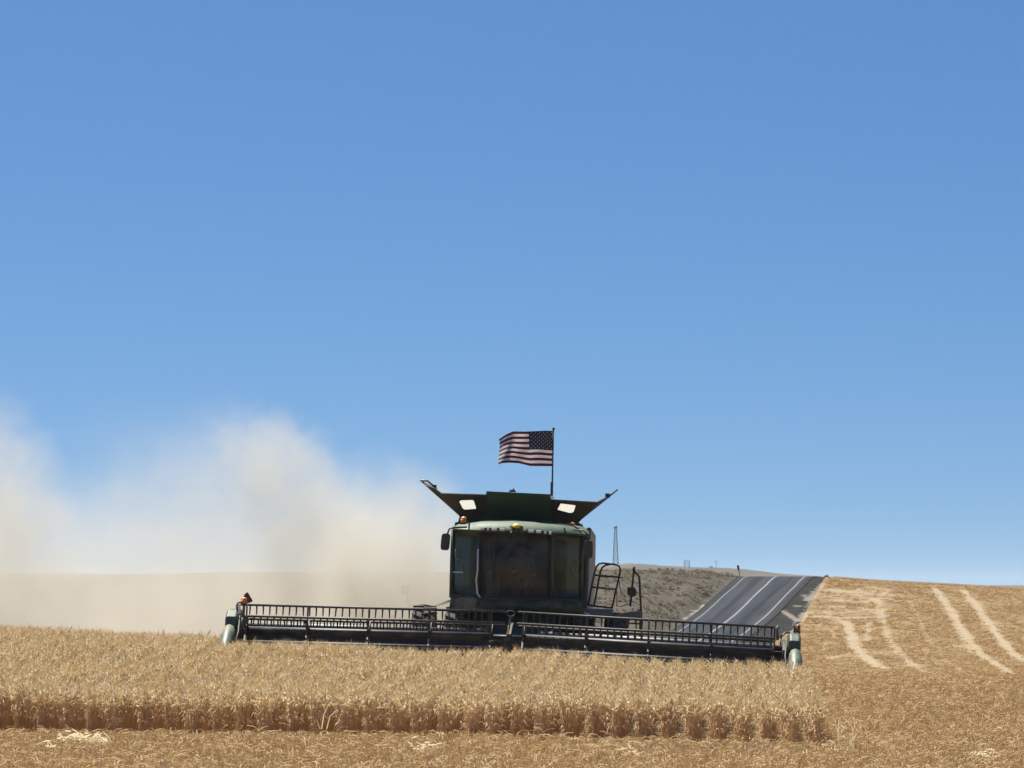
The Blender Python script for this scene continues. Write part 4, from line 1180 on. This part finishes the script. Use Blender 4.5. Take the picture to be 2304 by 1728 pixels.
# ------------------------------------------------------------------ foreground weeds and straw
def weed(name, stems, d, label, cat, r=.012):
    x0 = sum(s[0][0] for s in stems) / len(stems); 
    bx = (x0 - CX) / FPX * d; o = empty(name, (bx, d, tz(bx, d))); tag(o, label, cat)
    for s in stems:
        mb = MB(); pts = [world_at(x, y, d + random.uniform(-.06, .06)) - o.location for x, y in s]
        n = len(pts); mb.tube(pts, [r * (1.15 - .6 * i / max(1, n - 1)) for i in range(n)], 5)
        mb.build('stem', M['weed'], o)
    return o
weed('dry_weed', [[(1893, 1725), (1888, 1700), (1886, 1660), (1887, 1622), (1892, 1612)], [(1895, 1720), (1908, 1690), (1919, 1660), (1918, 1636), (1905, 1622), (1897, 1613)], [(1900, 1726), (1910, 1712), (1908, 1700), (1893, 1684)], [(1888, 1690), (1876, 1672), (1866, 1664)], [(1887, 1650), (1880, 1634), (1881, 1622)], [(1918, 1690), (1912, 1672), (1913, 1650)], [(1896, 1722), (1884, 1706), (1880, 1690)], [(1905, 1722), (1922, 1704), (1926, 1690)], [(1919, 1668), (1927, 1650)], [(1890, 1655), (1896, 1640)]], 74.0,
     'bleached dry weed standing in the stubble at the right corner of the crop', 'weed')
weed('dry_weed', [[(724, 1640), (728, 1610), (738, 1588), (748, 1576)], [(735, 1640), (742, 1612), (760, 1596)], [(720, 1640), (712, 1618)]], 76.6, 'bent pale stalk leaning out of the crop edge left of centre', 'weed', .008)
def straw_pile(px, py, w, h, n, label):
    d = 2.42 / ((py - EYE) / FPX); x = (px - CX) / FPX * d
    o = empty('straw_pile', (x, d, tz(x, d))); tag(o, label, 'straw')
    mb = MB(); rr = random.Random(px)
    for k in range(n):
        c = Vector((rr.gauss(0, w / 3), rr.gauss(0, w / 3), .04 + abs(rr.gauss(0, h / 2)) + .08)); a = rr.uniform(0, 6.28); L = rr.uniform(.05, .15)
        dv = Vector((math.cos(a), math.sin(a), rr.gauss(0, .45)))
        mb.tube([c - dv * L / 2, c + Vector((0, 0, .008)), c + dv * L / 2], [.006, .010, .005], 4)
    mb.build('loose_straw', M['weed'], o)
straw_pile(175, 1700, .34, .14, 120, 'bright heap of bleached straw at the lower left of the stubble')
straw_pile(225, 1700, .30, .10, 90, 'smaller pale straw heap just right of the bright heap at lower left')
straw_pile(108, 1712, .14, .08, 16, 'small pale straw scrap left of the bright heap at lower left')
straw_pile(955, 1712, .26, .12, 60, 'pale straw heap at the bottom edge below the reel centre')
straw_pile(1415, 1715, .22, .10, 26, 'pale straw scrap at the bottom edge right of the middle')
straw_pile(2210, 1716, .32, .12, 40, 'pale straw heap at the bottom right corner of the stubble')

# ------------------------------------------------------------------ dust blown out behind the combine
def build_dust():
    LO, HI = Vector((-24, 103.5, -3.2)), Vector((0.6, 130, 7.0))
    o = MB().box((LO + HI) / 2, HI - LO).build('dust_cloud', None)
    tag(o, 'tan dust cloud drifting left behind the combine', None, kind='stuff')
    m = bpy.data.materials.new('field_dust'); m.use_nodes = True; t = m.node_tree; t.nodes.clear()
    out = t.nodes.new('ShaderNodeOutputMaterial'); pv = t.nodes.new('ShaderNodeVolumePrincipled')
    pv.inputs['Color'].default_value = (0.70, 0.675, 0.60, 1); pv.inputs['Density'].default_value = 1.0; pv.inputs['Anisotropy'].default_value = 0.25
    t.links.new(pv.outputs[0], out.inputs['Volume'])
    g = bpy.data.node_groups.new('dust_nodes', 'GeometryNodeTree')
    g.interface.new_socket('Geometry', in_out='INPUT', socket_type='NodeSocketGeometry'); g.interface.new_socket('Geometry', in_out='OUTPUT', socket_type='NodeSocketGeometry')
    go = g.nodes.new('NodeGroupOutput'); L = g.links.new
    vc = g.nodes.new('GeometryNodeVolumeCube'); sm = g.nodes.new('GeometryNodeSetMaterial'); sm.inputs['Material'].default_value = m
    vc.inputs['Min'].default_value = LO; vc.inputs['Max'].default_value = HI
    vc.inputs['Resolution X'].default_value = 280; vc.inputs['Resolution Y'].default_value = 90; vc.inputs['Resolution Z'].default_value = 150
    pos = g.nodes.new('GeometryNodeInputPosition').outputs[0]
    def vm(op, a, b):
        n = g.nodes.new('ShaderNodeVectorMath'); n.operation = op
        for i, v in ((0, a), (1, b)):
            if v is None: continue
            if hasattr(v, 'is_output'): L(v, n.inputs[i])
            else: n.inputs[i].default_value = v
        return n.outputs['Value'] if op == 'LENGTH' else n.outputs[0]
    def ma(op, a, b):
        n = g.nodes.new('ShaderNodeMath'); n.operation = op
        for i, v in ((0, a), (1, b)):
            if hasattr(v, 'is_output'): L(v, n.inputs[i])
            else: n.inputs[i].default_value = v
        return n.outputs[0]
    def nz(scale, detail, colour):
        n = g.nodes.new('ShaderNodeTexNoise'); n.inputs['Scale'].default_value = scale; n.inputs['Detail'].default_value = detail; n.inputs['Roughness'].default_value = .6
        L(pos, n.inputs['Vector']); return n.outputs[1 if colour else 0]
    warp = vm('MULTIPLY', vm('SUBTRACT', nz(.40, 4, True), (.5, .5, .5)), (2.6, 1.5, 2.4))
    warp2 = vm('MULTIPLY', vm('SUBTRACT', nz(1.3, 5, True), (.5, .5, .5)), (1.5, .8, 1.5))
    q = vm('ADD', vm('ADD', pos, warp), warp2)
    total = None
    BL_ = [   # centre, radii, density, softness of the rim (0 crisp, 1 soft)
        ((-9, 114, -2.2), (17, 11, 3.8), .16, .85),
        ((-9, 115, -0.4), (15, 10, 4.2), .085, .9),
        ((-2.2, 107.6, -0.2), (2.6, 3.6, 3.0), .26, .75),
        ((-4.2, 110.5, -.6), (4.6, 6, 4.0), .14, .85),
        ((-2.9, 108.8, 0.7), (2.4, 4, 2.8), .26, .7),
        ((-4.4, 110.5, 1.3), (2.2, 2.6, 2.3), .13, .55),
        ((-5.2, 111.5, 2.0), (1.7, 2.2, 2.3), .13, .4),
        ((-5.9, 112, 3.3), (1.3, 2.0, 1.5), .17, .45),
        ((-6.9, 112.5, 2.9), (2.3, 3, 2.2), .09, .8),
        ((-8.2, 114, 2.0), (3.6, 5, 3.4), .050, .95),
        ((-10.0, 115, 0.2), (8, 7, 3.6), .045, .95),
        ((-12.8, 116, 2.0), (2.4, 3.0, 3.5), .15, .45),
        ((-13.6, 116.5, 0.6), (3.6, 5, 4.2), .12, .8),
        ((-19, 118, 1.0), (5, 8, 4.5), .10, .9),
    ]
    for c, r_, w, soft in BL_:
        l = vm('LENGTH', vm('DIVIDE', vm('SUBTRACT', q, c), r_), None)
        mr_ = g.nodes.new('ShaderNodeMapRange'); mr_.interpolation_type = 'SMOOTHSTEP'; L(l, mr_.inputs[0])
        mr_.inputs[1].default_value = 1.0; mr_.inputs[2].default_value = 1.0 - soft; mr_.inputs[3].default_value = 0; mr_.inputs[4].default_value = w
        total = mr_.outputs[0] if total is None else ma('ADD', total, mr_.outputs[0])
    nn = g.nodes.new('ShaderNodeMapRange'); L(nz(.9, 5, False), nn.inputs[0]); nn.inputs[1].default_value = .33; nn.inputs[2].default_value = .68; nn.inputs[3].default_value = .15; nn.inputs[4].default_value = 1.75
    L(ma('MULTIPLY', total, nn.outputs[0]), vc.inputs['Density'])
    L(vc.outputs[0], sm.inputs['Geometry']); L(sm.outputs[0], go.inputs[0])
    md = o.modifiers.new('dust', 'NODES'); md.node_group = g
    o.data.materials.append(m)
build_dust()

# ------------------------------------------------------------------ haze
def build_haze():
    o = MB().box((0, 4400, 3), (7600, 9800, 68)).build('haze', None)
    tag(o, 'thin pale summer haze over the fields', None, kind='stuff')
    m = bpy.data.materials.new('thin_haze'); m.use_nodes = True; t = m.node_tree; t.nodes.clear()
    out = t.nodes.new('ShaderNodeOutputMaterial'); pv = t.nodes.new('ShaderNodeVolumePrincipled')
    pv.inputs['Color'].default_value = (0.80, 0.90, 1.0, 1); pv.inputs['Density'].default_value = 0.00005; pv.inputs['Anisotropy'].default_value = 0.2
    t.links.new(pv.outputs[0], out.inputs['Volume'])
    o.data.materials.append(m)
build_haze()
